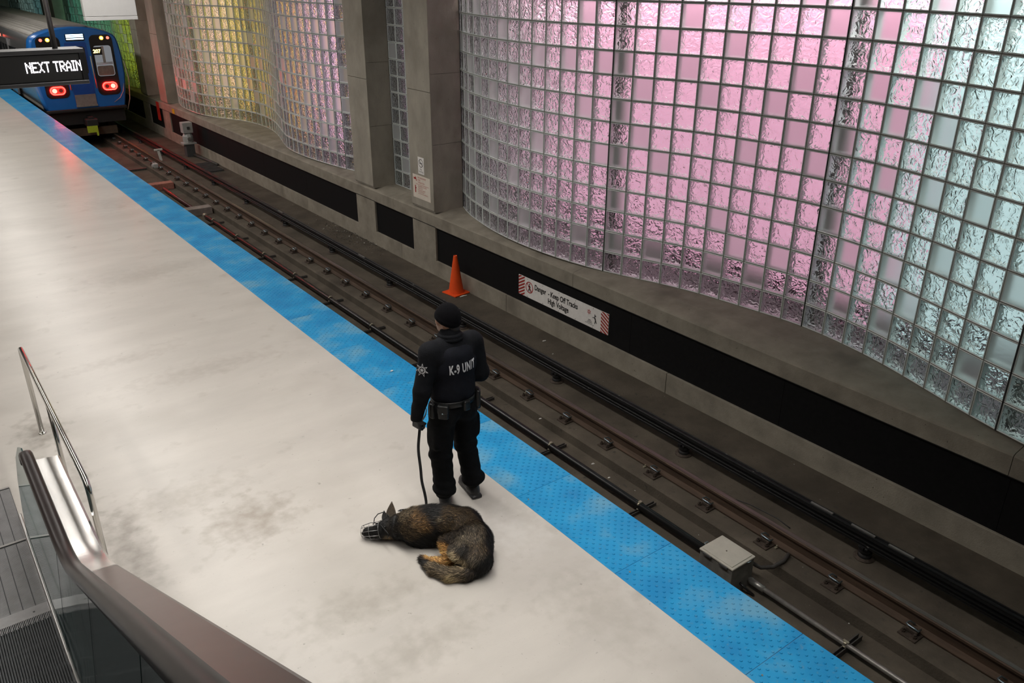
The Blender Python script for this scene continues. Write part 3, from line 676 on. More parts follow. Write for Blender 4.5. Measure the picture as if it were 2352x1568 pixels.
# dwarf signal by the far wall
t = empty('track_signal', (7.55, 26.75, ZS)); tag(t, 'pale grey box signal on a dark post beside the far parapet', 'signal')
MB().box((-.13, -.13, 0), (.13, .13, .38), bev=.01).build('post', MT['signal_dark'], t)
MB().box((-.2, -.16, .38), (.2, .16, .43), bev=.01).build('shelf', MT['signal_grey'], t)
u = MB().lathe([(.15, .43), (.16, .5), (.16, .62), (.12, .7), (.1, .72)], 10, smooth=False).build('lower_housing', MT['signal_grey'], t)
MB().cyl((0, 0, 0), .05, .03, 12).xform(Matrix.Translation((-.02, -.17, .56)) @ Matrix.Rotation(R_(90), 4, 'X')).build('cover_plate', MT['galvanised'], u)
v = MB().box((-.15, -.14, .72), (.15, .14, 1.04), bev=.012).build('upper_housing', MT['signal_grey'], t)
MB().box((-.03, -.17, .84), (.05, -.14, .92), bev=.006).build('lock', MT['signal_dark'], v)
o = MB().tube([(7.62, 26.66, ZS + .05), (7.68, 25.95, ZS + .045), (7.74, 25.4, ZS + .036), (7.765, 24.9, ZS + .03)], .04, 8).build('signal_cable', MT['bracket_dark']); tag(o, 'grey cable bundle on the slab at the signal foot', 'cable')
t = empty('drain_grate', (7.45, 24.7, ZS)); tag(t, 'dark slatted grate on the slab near the signal', 'grate')
for k in range(8): MB().box((-.28, -.6 + k*.17, 0), (.22, -.53 + k*.17, .05)).build('slat', MT['signal_dark'], t)
t = empty('marker_post', (6.62, 26.6, ZS)); tag(t, 'small white T shaped marker standing between the rails', 'marker')
MB().box((-.035, -.02, 0), (.035, .02, .33)).xform(Matrix.Rotation(R_(-8), 4, 'Y')).build('stem', MT['paper_white'], t)
MB().box((-.16, -.02, .31), (.08, .02, .36)).build('cross_bar', MT['paper_white'], t)
o = MB().box((XW - .012, 30.62, -.72), (XW + .002, 30.95, -.1), bev=.004).build('reflector_strip', MT['marker_red']); tag(o, 'bright red upright strip on the parapet near the train', 'marker')
o = MB().box((XW - .01, 28.85, -.27), (XW + .0, 29.11, -.12), bev=.003).build('yellow_tag', MT['tag_yellow']); tag(o, 'small yellow tag on the coping near the red strip', 'tag')

# ------------------------------------------------------------------ signs
def text_mesh(txt, size, name, m, xs=1.0, extrude=0.0, bold=0.0, align='LEFT', spacing=1.0):
    cu = bpy.data.curves.new(name, 'FONT'); cu.body = txt; cu.size = size; cu.align_x = align; cu.extrude = extrude; cu.offset = bold; cu.space_character = spacing
    cu.resolution_u = 4
    ob = bpy.data.objects.new(name, cu); COL.objects.link(ob); bpy.context.view_layer.update()
    me = bpy.data.meshes.new_from_object(ob.evaluated_get(bpy.context.evaluated_depsgraph_get()))
    bpy.data.objects.remove(ob, do_unlink=True); bpy.data.curves.remove(cu)
    for v in me.vertices: v.co.x *= xs
    me.materials.clear(); me.materials.append(MT[m]); me.name = name; return me
# local sign frame: x right along the face, z up, face toward -y; on the wall the face looks to -X so rotate -90 about Z
WALLROT = (0, 0, R_(-90))
def flat(me):            # text in xy -> xz plane
    for v in me.vertices: v.co = Vector((v.co.x, v.co.z * -1, v.co.y))
    return me
t = empty('danger_sign', (XW + .035, 9.19, -.815)); t.rotation_euler = WALLROT
tag(t, 'long white danger sign with red striped ends on the black panel', 'sign')
SW, SH = 2.18, .335
MB().box((-SW/2, -.012, 0), (SW/2, .01, SH), bev=.002).build('board', MT['sign_white'], t)
def stripes(x0, x1, dirn):
    n = 6; dz = SH / n
    for k in range(-2, n + 2):
        z0 = k * dz; poly = []
        sl = .09 * dirn
        a = [(x0, z0), (x1, z0 + sl), (x1, z0 + sl + dz*.58), (x0, z0 + dz*.58)]
        # clip to 0..SH
        def clip(P, f):
            out = []
            for i in range(len(P)):
                p, q = P[i], P[(i+1) % len(P)]; fp, fq = f(p), f(q)
                if fp >= 0: out.append(p)
                if fp * fq < 0: s = fp/(fp-fq); out.append((p[0]+(q[0]-p[0])*s, p[1]+(q[1]-p[1])*s))
            return out
        a = clip(a, lambda p: p[1]); 
        if len(a) > 2: a = clip(a, lambda p: SH - p[1])
        if len(a) > 2:
            b = MB(); b.add([(x, -.0135, z) for x, z in a], [tuple(range(len(a)))]); b.build('red_stripe', MT['sign_red'], t)
stripes(-SW/2, -SW/2 + .165, 1); stripes(SW/2 - .165, SW/2, -1)
def annulus(cx, cz, r0, r1, y, n=32, xs=1.0):
    b = MB(); vs = [(cx + xs*r*math.cos(2*math.pi*k/n), y, cz + r*math.sin(2*math.pi*k/n)) for r in (r0, r1) for k in range(n)]
    b.add(vs, [(k, (k+1) % n, n+(k+1) % n, n+k) for k in range(n)]); return b
def poly2(pts, y): 
    b = MB(); b.add([(x, y, z) for x, z in pts], [tuple(range(len(pts)))]); return b
def limb(b, p, q, w0, w1, y):
    p, q = Vector(p), Vector(q); d = (q - p).normalized(); n = Vector((-d.y, d.x))
    b.add([(*(p + n*w0), 0), (*(q + n*w1), 0), (*(q - n*w1), 0), (*(p - n*w0), 0)], [(0, 1, 2, 3)])
    for i in range(len(b.v) - 4, len(b.v)): x, z, _ = b.v[i]; b.v[i] = (x, y, z)
def figure(segs, head, r, y, name, par, off):
    b = MB()
    for p, q, w0, w1 in segs: limb(b, (p[0]+off[0], p[1]+off[1]), (q[0]+off[0], q[1]+off[1]), w0, w1, y)
    n = 12; b.add([(head[0]+off[0]+r*math.cos(2*math.pi*k/n), y, head[1]+off[1]+r*math.sin(2*math.pi*k/n)) for k in range(n)], [tuple(range(n))])
    return b.build(name, MT['print_black'], par)
oc = (-.80, .185)
b = annulus(oc[0], oc[1], .082, .098, -.0142, xs=1.0); limb(b, (oc[0]-.063, oc[1]+.063), (oc[0]+.063, oc[1]-.063), .008, .008, -.0146); b.build('prohibition_ring', MT['print_red'], t)
figure([((0, .03), (.0, -.01), .017, .014), ((0, .035), (-.03, .0), .007, .006), ((0, .035), (.032, .002), .007, .006), ((.0, -.01), (-.028, -.07), .009, .007), ((0, -.01), (.028, -.07), .009, .007)], (.004, .055), .013, -.0139, 'walking_figure', t, oc)
new_obj('lettering', flat(text_mesh('Danger  - Keep Off Tracks', .126, 'danger_text', 'print_black', xs=.78, bold=.0034)), t, (-.665, -.0135, .19))
new_obj('lettering', flat(text_mesh('High Voltage', .126, 'voltage_text', 'print_black', xs=.78, bold=.0034)), t, (-.32, -.0135, .062))
b = MB(); sc_ = (.66, .24)
for k in range(12):
    a = 2*math.pi*k/12; limb(b, (sc_[0]+.012*math.cos(a), sc_[1]+.012*math.sin(a)), (sc_[0]+(.045 if k % 2 else .034)*math.cos(a), sc_[1]+(.045 if k % 2 else .034)*math.sin(a)), .0035, .0035, -.0138)
b.build('spark_symbol', MT['print_red'], t)
figure([((0, .0), (.02, -.04), .013, .012), ((0, .005), (.0, .055), .006, .005), ((0, 0), (-.05, -.012), .006, .005), ((.02, -.04), (.005, -.1), .008, .006), ((.02, -.04), (.045, -.085), .008, .006)], (.018, .028), .012, -.0139, 'falling_figure', t, (.79, .185))
b = MB(); limb(b, (.62, .075), (.74, .075), .004, .004, -.0138); limb(b, (.64, .095), (.73, .095), .004, .004, -.0138); limb(b, (.655, .115), (.715, .115), .006, .004, -.0138); limb(b, (.58, .055), (.78, .048), .003, .003, -.0138)
b.build('rail_symbol', MT['print_black'], t)
for x in (-.85, -.45, -.05, .35, .75):
    for z in (.018, SH - .018): MB().cyl((0, 0, 0), .006, .003, 8).xform(Matrix.Translation((x, -.012, z)) @ Matrix.Rotation(R_(90), 4, 'X')).build('rivet', MT['bracket_dark'], t)

t = empty('no_smoking_sign', (XW - .0045, 13.245, .635)); t.rotation_euler = WALLROT; tag(t, 'narrow white no smoking notice on the concrete column', 'sign')
MB().box((-.105, -.004, 0), (.105, .002, .315), bev=.002).build('board', MT['sign_white'], t)
annulus(0, .205, .066, .078, -.0048).build('ring', MT['print_black'], t)
b = MB(); limb(b, (-.05, .25), (.05, .16), .006, .006, -.0049); limb(b, (-.045, .205), (.045, .20), .008, .008, -.0047); b.build('cigarette_symbol', MT['print_black'], t)
new_obj('lettering', flat(text_mesh('No', .05, 'no_text', 'print_black', align='CENTER')), t, (0, -.0046, .075))
new_obj('lettering', flat(text_mesh('Smoking', .046, 'smoking_text', 'print_black', align='CENTER')), t, (0, -.0046, .035))
t = empty('fire_notice', (XW - .0045, 13.255, .155)); t.rotation_euler = WALLROT; tag(t, 'larger cream notice with red lettering below the no smoking notice', 'sign')
MB().box((-.31, -.004, 0), (.31, .002, .445), bev=.003).build('board', MT['sign_cream'], t)
for i, (s, x, z, h) in enumerate([('FIRE DEPARTMENT', -.13, .385, .044), ('HOSE', -.13, .34, .044), ('CONNECTION', -.13, .295, .044), ('STANDPIPE LOCATIONS', -.12, .228, .034), ('OPEN VALVE', -.12, .192, .032),
        ('FIRE HOSE IN CABINET', -.12, .158, .030), ('FOLLOW THE LINE', -.12, .126, .030), ('USE ONLY IN CASE OF EMERGENCY', -.12, .094, .026)]):
    new_obj('lettering', flat(text_mesh(s, h, 'fire_text', 'print_red', xs=.82)), t, (x, -.0046, z))
b = MB(); limb(b, (-.2, .27), (.26, .27), .003, .003, -.0047); limb(b, (-.22, .1), (-.22, .24), .016, .016, -.0047); limb(b, (-.22, .19), (-.18, .19), .016, .006, -.0047); limb(b, (-.27, .37), (-.18, .37), .018, .018, -.0047); limb(b, (-.2, .37), (-.2, .41), .008, .008, -.0047); limb(b, (-.19, .34), (-.16, .34), .01, .014, -.0047)
b.build('hydrant_symbols', MT['print_red'], t)
# ------------------------------------------------------------------ train
mat('train_blue', (.008, .125, .43), .28, var=.06, scale=3, coat=.4)
mat('train_blue_dark', (.01, .06, .28), .3, var=.08, scale=6)
mat('train_steel', (.42, .42, .43), .3, metal=.9, var=.1, scale=6, stretch=(6, .4, 6))
mat('train_roof', (.30, .285, .265), .55, metal=.35, var=.15, scale=3)
mat('train_black', (.010, .010, .011), .25, var=.1)
mat('train_glass', (.02, .022, .025), .08, var=0, spec=.8)
mat('under_black', (.010, .010, .010), .6, var=.3, scale=8)
mat('under_wood', (.075, .05, .03), .8, var=.3, scale=10)
mat('tag_lime', (.35, .45, .02), .6, var=.2, scale=30)
mat('door_grey', (.24, .22, .21), .45, metal=.4, var=.15, scale=8)
mat('seat_brown', (.16, .13, .11), .6, var=.2, scale=12)
light_mat('tail_ring', (1.0, .0048, .0035), 68.0); light_mat('tail_bulb', (1.0, .0045, .0035), 200.0); light_mat('tail_dim', (1.0, .03, .02), 1.6)
light_mat('marker_amber', (1.0, .42, .03), 7.0); light_mat('marker_core', (1.0, .75, .3), 14.0); light_mat('marker_redlamp', (1.0, .12, .08), 3.5)
light_mat('dest_led', (.55, .85, 1.0), 7.0); light_mat('run_amber', (1.0, .78, .22), 5.0); light_mat('cabin_light', (.62, .64, .68), .30)
TX, TY = 5.62, 30.7
PROF = [(-.12, 1.20), (.0, 1.22), (.35, 1.29), (.9, 1.36), (1.4, 1.36), (1.8, 1.32), (2.02, 1.27), (2.12, 1.20), (2.22, 1.02), (2.31, .72), (2.37, .36), (2.39, 0)]
LOOP = [(w_, z) for z, w_ in PROF] + [(-w_, z) for z, w_ in PROF[-2::-1]]
def loft(sections, mi=0, capa=True, capb=True, smooth=True):
    b = MB(); n = len(sections[0]); vs = [p for s in sections for p in s]
    fs = [(i*n+j, i*n+(j+1) % n, (i+1)*n+(j+1) % n, (i+1)*n+j) for i in range(len(sections)-1) for j in range(n)]
    b.add(vs, fs, mi, smooth)
    if capa: b.add(sections[0], [tuple(range(n))], mi)
    if capb: b.add(sections[-1], [tuple(range(n))[::-1]], mi)
    return b
def sect(y, sx=1.0, sz=1.0, z0=0.0):
    return [(TX + w_*sx, y, z0 + (z - z0)*sz) for w_, z in LOOP]
train = empty('train', (TX, TY, -1.07)); tag(train, 'blue ended metro train standing at the platform with red tail lights lit', 'train')
INV = Matrix.Translation((-TX, -TY, 1.07))
def tp(name, mb, m, par=None):
    o = mb.build(name, [MT[k] for k in m] if isinstance(m, (list, tuple)) else MT[m])
    if par is None: o.parent = train; o.matrix_parent_inverse = INV
    else: o.parent = par; pass
    return o
tp('end_mask', loft([sect(TY, .955, .975, .9), sect(TY + .03, .98, .99, .9), sect(TY + .1, 1, 1), sect(TY + .55, 1, 1)]), 'train_blue')
body = tp('body_shell', loft([sect(TY + .55, .995, .99), sect(TY + 15.0, .995, .99)]), 'train_steel')
tp('body_shell', loft([sect(TY + 15.4, .995, .99), sect(TY + 29, .995, .99)]), 'train_steel')
# ribbed roof skin
def roof(y0, y1):
    b = MB(); pr = []
    k = 40
    for i in range(k + 1):
        a = -1 + 2*i/k; x = 1.215*a
        z = np.interp(abs(x), [w_ for z, w_ in PROF[::-1]], [z for z, w_ in PROF[::-1]])
        pr.append((TX + x, z + .012 + (.014 if i % 2 else 0)))
    n = len(pr); b.add([(x, y0, z) for x, z in pr] + [(x, y1, z) for x, z in pr], [(i, i+1, n+i+1, n+i) for i in range(n-1)])
    b.add([(x, y0, z) for x, z in pr] + [(x, y0, z - .03) for x, z in pr], [(i, i+1, n+i+1, n+i) for i in range(n-1)])
    return b
tp('roof', roof(TY + .5, TY + 15.0), 'train_roof'); tp('roof', roof(TY + 15.4, TY + 29), 'train_roof')
tp('roof_hood', MB().prism([(TX - .55, 2.37), (TX - .4, 2.44), (TX + .4, 2.44), (TX + .55, 2.37)], 'y', TY + .35, TY + 14.6), 'train_roof')
def rrect(x0, x1, z0, z1, r, n=5):
    P = []
    for cx, cz, a0 in ((x1-r, z0+r, -90), (x1-r, z1-r, 0), (x0+r, z1-r, 90), (x0+r, z0+r, 180)):
        for k in range(n + 1):
            a = R_(a0 + 90*k/n); P.append((cx + r*math.cos(a), cz + r*math.sin(a)))
    return P
def plate(x0, x1, z0, z1, r, y0, y1): return MB().prism(rrect(x0, x1, z0, z1, r), 'y', y0, y1)
FY = TY
for x0, x1 in ((4.50, 5.19), (6.05, 6.74)):
    mk = tp('window_mask', plate(x0, x1, .26, 2.13, .16, FY - .012, FY + .05), 'train_black')
# right window: lit cab seen through glass
cabw = tp('cab_window', plate(6.13, 6.66, .86, 1.80, .08, FY - .02, FY - .011), 'cabin_light')
tp('rear_seat', plate(6.15, 6.64, .88, 1.18, .06, FY - .024, FY - .0195), 'seat_brown'); 
for z in (1.235, 1.275): tp('grab_bar', MB().tube([(6.15, FY - .026, z), (6.64, FY - .026, z)], .011, 6), 'galvanised')
tp('door_post', MB().box((6.36, FY - .026, 1.28), (6.44, FY - .02, 1.78)), 'train_steel')
run = tp('run_number_sign', MB().box((6.10, FY - .04, 1.52), (6.37, FY - .021, 1.76)), 'train_black')
me = flat(text_mesh('207', .15, 'run_text', 'run_amber', bold=.004)); o = new_obj('lettering', me); o.parent = run; o.location = (6.105, FY - .043, 1.585)
tp('cab_window', plate(4.58, 5.11, .86, 1.74, .08, FY - .02, FY - .011), 'train_glass')
# centre door
tp('end_door', plate(5.30, 5.94, -.02, 1.93, .05, FY - .014, FY + .03), 'train_blue_dark')
tp('door_window', plate(5.37, 5.87, .95, 1.80, .08, FY - .022, FY - .013), 'train_glass')
tp('door_kick_plate', MB().box((5.31, FY - .02, .0), (5.93, FY - .013, .33)), 'door_grey')
tp('door_sill', MB().box((5.30, FY - .06, -.05), (5.94, FY, .0)), 'galvanised')
for x in (5.24, 6.0): tp('grab_rail', MB().tube([(x, FY - .05, .5), (x, FY - .05, 1.5)], .018, 8), 'bracket_brass')
ds = tp('destination_sign', plate(5.37, 5.93, 1.97, 2.19, .03, FY - .014, FY + .02), 'train_black')
for z in (2.155, 2.10, 2.035): tp('led_line', MB().box((5.40, FY - .02, z - .021), (5.90, FY - .013, z + .016)), 'dest_led', ds)
# marker and tail lamps
def disc(x, z, r, y0, y1, m, name, par=None):
    return tp(name, MB().prism([(x + r*math.cos(2*math.pi*k/18), z + r*math.sin(2*math.pi*k/18)) for k in range(18)], 'y', y0, y1), m, par)
for x, m, r in ((4.66, 'marker_redlamp', .045), (4.855, 'marker_amber', .058), (6.43, 'marker_amber', .058), (6.62, 'marker_redlamp', .045)):
    u = disc(x, 2.03, r, FY - .03, FY, m, 'marker_lamp')
    if m == 'marker_amber': disc(x, 2.03, .03, FY - .036, FY - .03, 'marker_core', 'bulb', u)
for cx, cz, s in ((4.845, .50, -1), (6.42, .54, 1)):
    hs = tp('tail_lamp', MB().prism([(cx + s*.0 + x_, cz + z_) for x_, z_ in rrect(-.22, .22, -.125, .125, .12)], 'y', FY - .04, FY), 'tail_dim')
    outer = rrect(cx - .225, cx + .225, cz - .13, cz + .13, .128, 8); inner = rrect(cx - .19, cx + .19, cz - .095, cz + .095, .094, 8); n = len(outer)
    b = MB(); b.add([(x, FY - .052, z) for x, z in outer] + [(x, FY - .052, z) for x, z in inner] + [(x, FY - .03, z) for x, z in outer],
                    [(k, (k+1) % n, n+(k+1) % n, n+k) for k in range(n)] + [(k, (k+1) % n, 2*n+(k+1) % n, 2*n+k) for k in range(n)])
    tp('lamp_ring', b, 'tail_ring', hs)
    disc(cx + s*.095, cz, .07, FY - .056, FY - .04, 'tail_bulb', 'bulb', hs); disc(cx - s*.09, cz, .062, FY - .05, FY - .04, 'sign_red', 'lens', hs)
# skirt, bumper, coupler, underframe
tp('anticlimber', MB().box((TX - 1.2, FY - .06, -.20), (TX + 1.2, FY + .3, -.10), bev=.015).box((TX - 1.15, FY - .08, -.165), (TX + 1.15, FY - .05, -.14)), 'under_black')
tp('underframe', MB().box((TX - 1.15, FY + .15, -.62), (TX + 1.15, FY + 14.5, -.18)), 'under_black')
tp('truck', MB().box((TX - .95, FY + 1.0, -1.0), (TX + .95, FY + 3.2, -.5)), 'under_black')
for x in (TX - .78, TX + .68): 
    for y in (FY + 1.1, FY + 2.9): tp('wheel', MB().prism([(y + .36*math.cos(2*math.pi*k/20), -.705 + .36*math.sin(2*math.pi*k/20)) for k in range(20)], 'x', x, x + .1), 'rust_dark')
tp('coupler', MB().box((TX - .18, FY - .35, -.66), (TX + .18, FY + .4, -.42), bev=.03).box((TX - .07, FY - .3, -.5), (TX + .07, FY + .4, -.36)), 'under_black')
tp('lime_tag', MB().box((TX - .2, FY - .37, -.84), (TX + .12, FY - .352, -.63)).box((TX + .06, FY - .37, -.95), (TX + .12, FY - .352, -.84)), 'tag_lime')
tp('deflector_beam', MB().box((TX - .95, FY + .3, -1.03), (TX + .85, FY + .4, -.78)), 'under_wood')
tp('jumper_cable', MB().tube([(TX + 1.36, FY - .03, 1.3), (TX + 1.42, FY - .05, .7), (TX + 1.34, FY - .06, .1), (TX + 1.22, FY - .04, -.25)], .016, 6), 'bracket_brass')
tp('jumper_cable', MB().tube([(TX + 1.25, FY - .03, .6), (TX + 1.18, FY - .04, .35), (TX + 1.05, FY - .04, .15), (TX + .85, FY - .03, .02)], .009, 6), 'galvanised')
# side windows and doors facing the platform
XS = TX - 1.365
for k in range(9):
    y = TY + 1.1 + k*1.55
    if k % 4 == 2:
        d = tp('side_door', MB().box((XS - .006, y, -.02), (XS + .05, y + 1.25, 1.85)), 'train_steel')
        for q in (y + .1, y + .68): tp('door_window', MB().box((XS - .012, q, .75), (XS, q + .47, 1.65)), 'train_glass', d)
    else: tp('side_window', MB().box((XS - .008, y, .75), (XS + .03, y + 1.3, 1.65)), 'train_glass')
disc(0, 0, .001, 0, .001, 'marker_redlamp', 'side_indicator')
tp('side_indicator', MB().box((XS - .03, TY + 5.5, 1.86), (XS + .02, TY + 5.58, 1.94)), 'marker_redlamp')
bpy.data.objects.remove([o for o in train.children if o.name.startswith('side_indicator')][0], do_unlink=True)

# ------------------------------------------------------------------ hanging signs
SY = 10.5; a = PY(207, 190, SY); c = PY(200, 110, SY); zb_, zt_ = 2.953, 3.325; xr = 1.99; xl = -.6
t = empty('led_sign', ((xl + xr)/2, SY + .15, zb_)); tag(t, 'long black hanging display with white lit words', 'sign')
INV2 = Matrix.Translation((-(xl + xr)/2, -SY - .15, -zb_))
def sp(n, mb, m, par=None):
    o = mb.build(n, MT[m]) if isinstance(mb, MB) else mb; o.parent = par or t; o.matrix_parent_inverse = INV2; return o
sp('case', MB().box((xl, SY, zb_), (xr, SY + .3, zt_), bev=.01), 'led_case')
for z0, z1 in ((zb_, zb_ + .04), (zt_ - .045, zt_)): sp('frame_rail', MB().box((xl, SY - .02, z0), (xr + .004, SY + .02, z1), bev=.005), 'led_frame')
sp('frame_end', MB().box((xr - .05, SY - .018, zb_ + .04), (xr + .003, SY + .02, zt_ - .045)), 'led_case')
sp('screen', MB().box((xl + .03, SY - .006, zb_ + .05), (xr - .06, SY + .01, zt_ - .055)), 'print_black')
# dot matrix letters
FONT5 = {'N': ['10001','11001','10101','10011','10001','10001','10001'], 'E': ['11111','10000','10000','11110','10000','10000','11111'], 'X': ['10001','01010','00100','00100','00100','01010','10001'],
         'T': ['11111','00100','00100','00100','00100','00100','00100'], 'R': ['11110','10001','10001','11110','10100','10010','10001'], 'A': ['00100','01010','10001','10001','11111','10001','10001'], 'I': ['111','010','010','010','010','010','111'], ' ': ['000']*7}
pit = .0104; PH = .0155; x = 0.0; words = []
for wd_ in ('NEXT', 'TRAIN'):
    b = MB()
    for ch in wd_:
        g = FONT5[ch]
        for r_, row in enumerate(g):
            for k, v in enumerate(row):
                if v == '1': b.box((x + k*pit, -.004, (6 - r_)*PH), (x + k*pit + pit*.98, 0, (6 - r_)*PH + PH*.97))
        x += (len(g[0]) + .75)*pit
    x += 2.6*pit; words.append(b)
x -= 3.3*pit; tx0 = PY(63, 175, SY).x
for b in words:
    for i in range(len(b.v)): b.v[i] = (b.v[i][0]*(.545/x) + tx0, b.v[i][1] + SY - .0065, b.v[i][2] + 3.095)
    sp('lettering', b, 'led_white')
xp = PY(132, 110, SY).x
sp('hanger_pole', MB().tube([(xp, SY + .15, zt_ - .01), (xp, SY + .15, LAMP_Z + .13)], .028, 10), 'pole_grey')
sp('hanger_pole', MB().tube([(xp - 1.6, SY + .15, zt_ - .01), (xp - 1.6, SY + .15, LAMP_Z + .13)], .028, 10), 'pole_grey')
WY = 14.0; p0 = PY(197, 48, WY); p1 = PY(318, 48, WY)
t = empty('hanging_panel', ((p0.x + p1.x)/2, WY, p0.z)); tag(t, 'plain white box panel hanging above the track side of the platform', 'panel')
hw = (p1.x - p0.x)/2
MB().box((-hw, 0, .055), (hw, .12, .75), bev=.006).build('case', MT['white_case'], t)
MB().box((-hw, -.003, 0), (hw, .123, .05), bev=.004).build('lower_rail', MT['white_case'], t)
for x in (-hw*.7, hw*.7): MB().tube([(x, .06, .74), (x, .06, LAMP_Z + .13 - p0.z)], .018, 8).build('hanger_rod', MT['pole_grey'], t)

# ------------------------------------------------------------------ escalator (runs along the platform, rising toward the viewer)
mat('esc_glass', (.05, .085, .085), .06, var=0, spec=.9)
def esc_glass():
    m = MT['esc_glass']; N = m.node_tree.nodes; L = m.node_tree.links; p = N['Principled BSDF']
    tr = N.new('ShaderNodeBsdfTransparent'); tr.inputs[0].default_value = (.55, .68, .68, 1)
    mx = N.new('ShaderNodeMixShader'); mx.inputs[0].default_value = .62
    L.new(tr.outputs[0], mx.inputs[1]); L.new(p.outputs[0], mx.inputs[2]); L.new(mx.outputs[0], N['Material Output'].inputs[0])
esc_glass()
mat('deck_bronze', (.185, .145, .13), .32, metal=.85, var=.06, scale=8)
esc = empty('escalator', (-.37, 4.5, 0)); tag(esc, 'escalator with dark handrail and ribbed metal landing plate', 'escalator')
IE = Matrix.Translation((.37, -4.5, 0))
def ep(n, mb, m, par=None):
    o = mb.build(n, [MT[k] for k in m] if isinstance(m, (list, tuple)) else MT[m]); o.parent = par or esc; o.matrix_parent_inverse = Matrix.Identity(4) if par else IE; return o
def ramp(y, yk, slope, rad):
    # 0 for y > yk, slope*(yk-y) below, blended over +-rad
    d = yk - y
    if d <= -rad: return 0.0
    if d >= rad: return slope*d
    return slope*(d + rad)**2/(4*rad)
XL, XI = -.89, .135
# landing plates with fine cross ribs, split into strips by dark grooves
def ribbed(x0, x1, y0, y1, pitch, z, h):
    n = int((y1 - y0)/pitch); prof = []
    for k in range(n):
        y = y0 + k*pitch; prof += [(y, z), (y + pitch*.2, z + h), (y + pitch*.7, z + h), (y + pitch*.8, z)]
    m_ = len(prof); b = MB(); b.add([(x0, y, q) for y, q in prof] + [(x1, y, q) for y, q in prof], [(i, i+1, m_+i+1, m_+i) for i in range(m_-1)]); return b
for (y0, y1) in ((5.66, 6.555), (6.575, 7.44)):
    pl = ep('landing_plate', MB().box((XL, y0, -.02), (XI, y1, .004)), 'step_dark')
    nst = 13
    for k in range(nst):
        xa = XL + (XI - XL)*k/nst; xb = XL + (XI - XL)*(k+1)/nst
        ep('rib_strip', ribbed(xa + .003, xb - .003, y0 + .004, y1 - .004, .0125, .005, .0045), 'aluminium_plate', pl)
for y in (6.565, 7.45): ep('plate_trim', MB().box((XL, y - .011, -.02), (XI, y + .011, .0125)), 'stainless_satin')
comb = ep('comb_plate', MB().box((XL, 5.545, -.01), (XI, 5.665, .024), bev=.003), 'aluminium_plate')
for k in range(3): ep('screw', MB().cyl((XI - .1 - k*.28, 5.6, .0235), .008, .002, 8), 'signal_dark', comb)
b = MB()
for k in range(100):
    x = XL + .006 + k*(XI - XL - .012)/100; b.add([(x, 5.547, .023), (x + .0048, 5.547, .023), (x + .0048, 5.49, .012), (x, 5.49, .012), (x, 5.547, -.01), (x + .0048, 5.547, -.01)], [(0, 1, 2, 3), (0, 3, 4), (1, 5, 2)])
ep('comb_teeth', b, 'aluminium_plate', comb)
def step_mesh(y0, y1, z):
    b = MB(); n = 68; dx = (XI - XL)/n; pr = []
    for k in range(n): x = XL + k*dx; pr += [(x, z - .012), (x + dx*.12, z), (x + dx*.55, z), (x + dx*.67, z - .012)]
    m_ = len(pr); b.add([(x, y0, q) for x, q in pr] + [(x, y1, q) for x, q in pr], [(i, i+1, m_+i+1, m_+i) for i in range(m_-1)])
    b.add([(x, y0, q) for x, q in pr] + [(x, y0, z - .25) for x, q in pr], [(i, i+1, m_+i+1, m_+i) for i in range(m_-1)]); return b
ys = 5.26 + .4; k = 0
while ys > -2.6:
    z = .014 + ramp(ys - .4, 4.55, .56, .5)
    ep('step', step_mesh(ys - .397, ys, z), 'step_dark'); ys -= .4; k += 1
YS = [7.3, 6.9, 6.6, 6.3] + [6.2 - .1*i for i in range(0, 30)] + [3.2 - .4*i for i in range(0, 14)]
def hz(y): return .985 + ramp(y, 4.62, .552, .32)
def dz(y): return .658 + ramp(y, 5.00, .548, .36)
def sz(y): return .045 + ramp(y, 4.72, .552, .5)
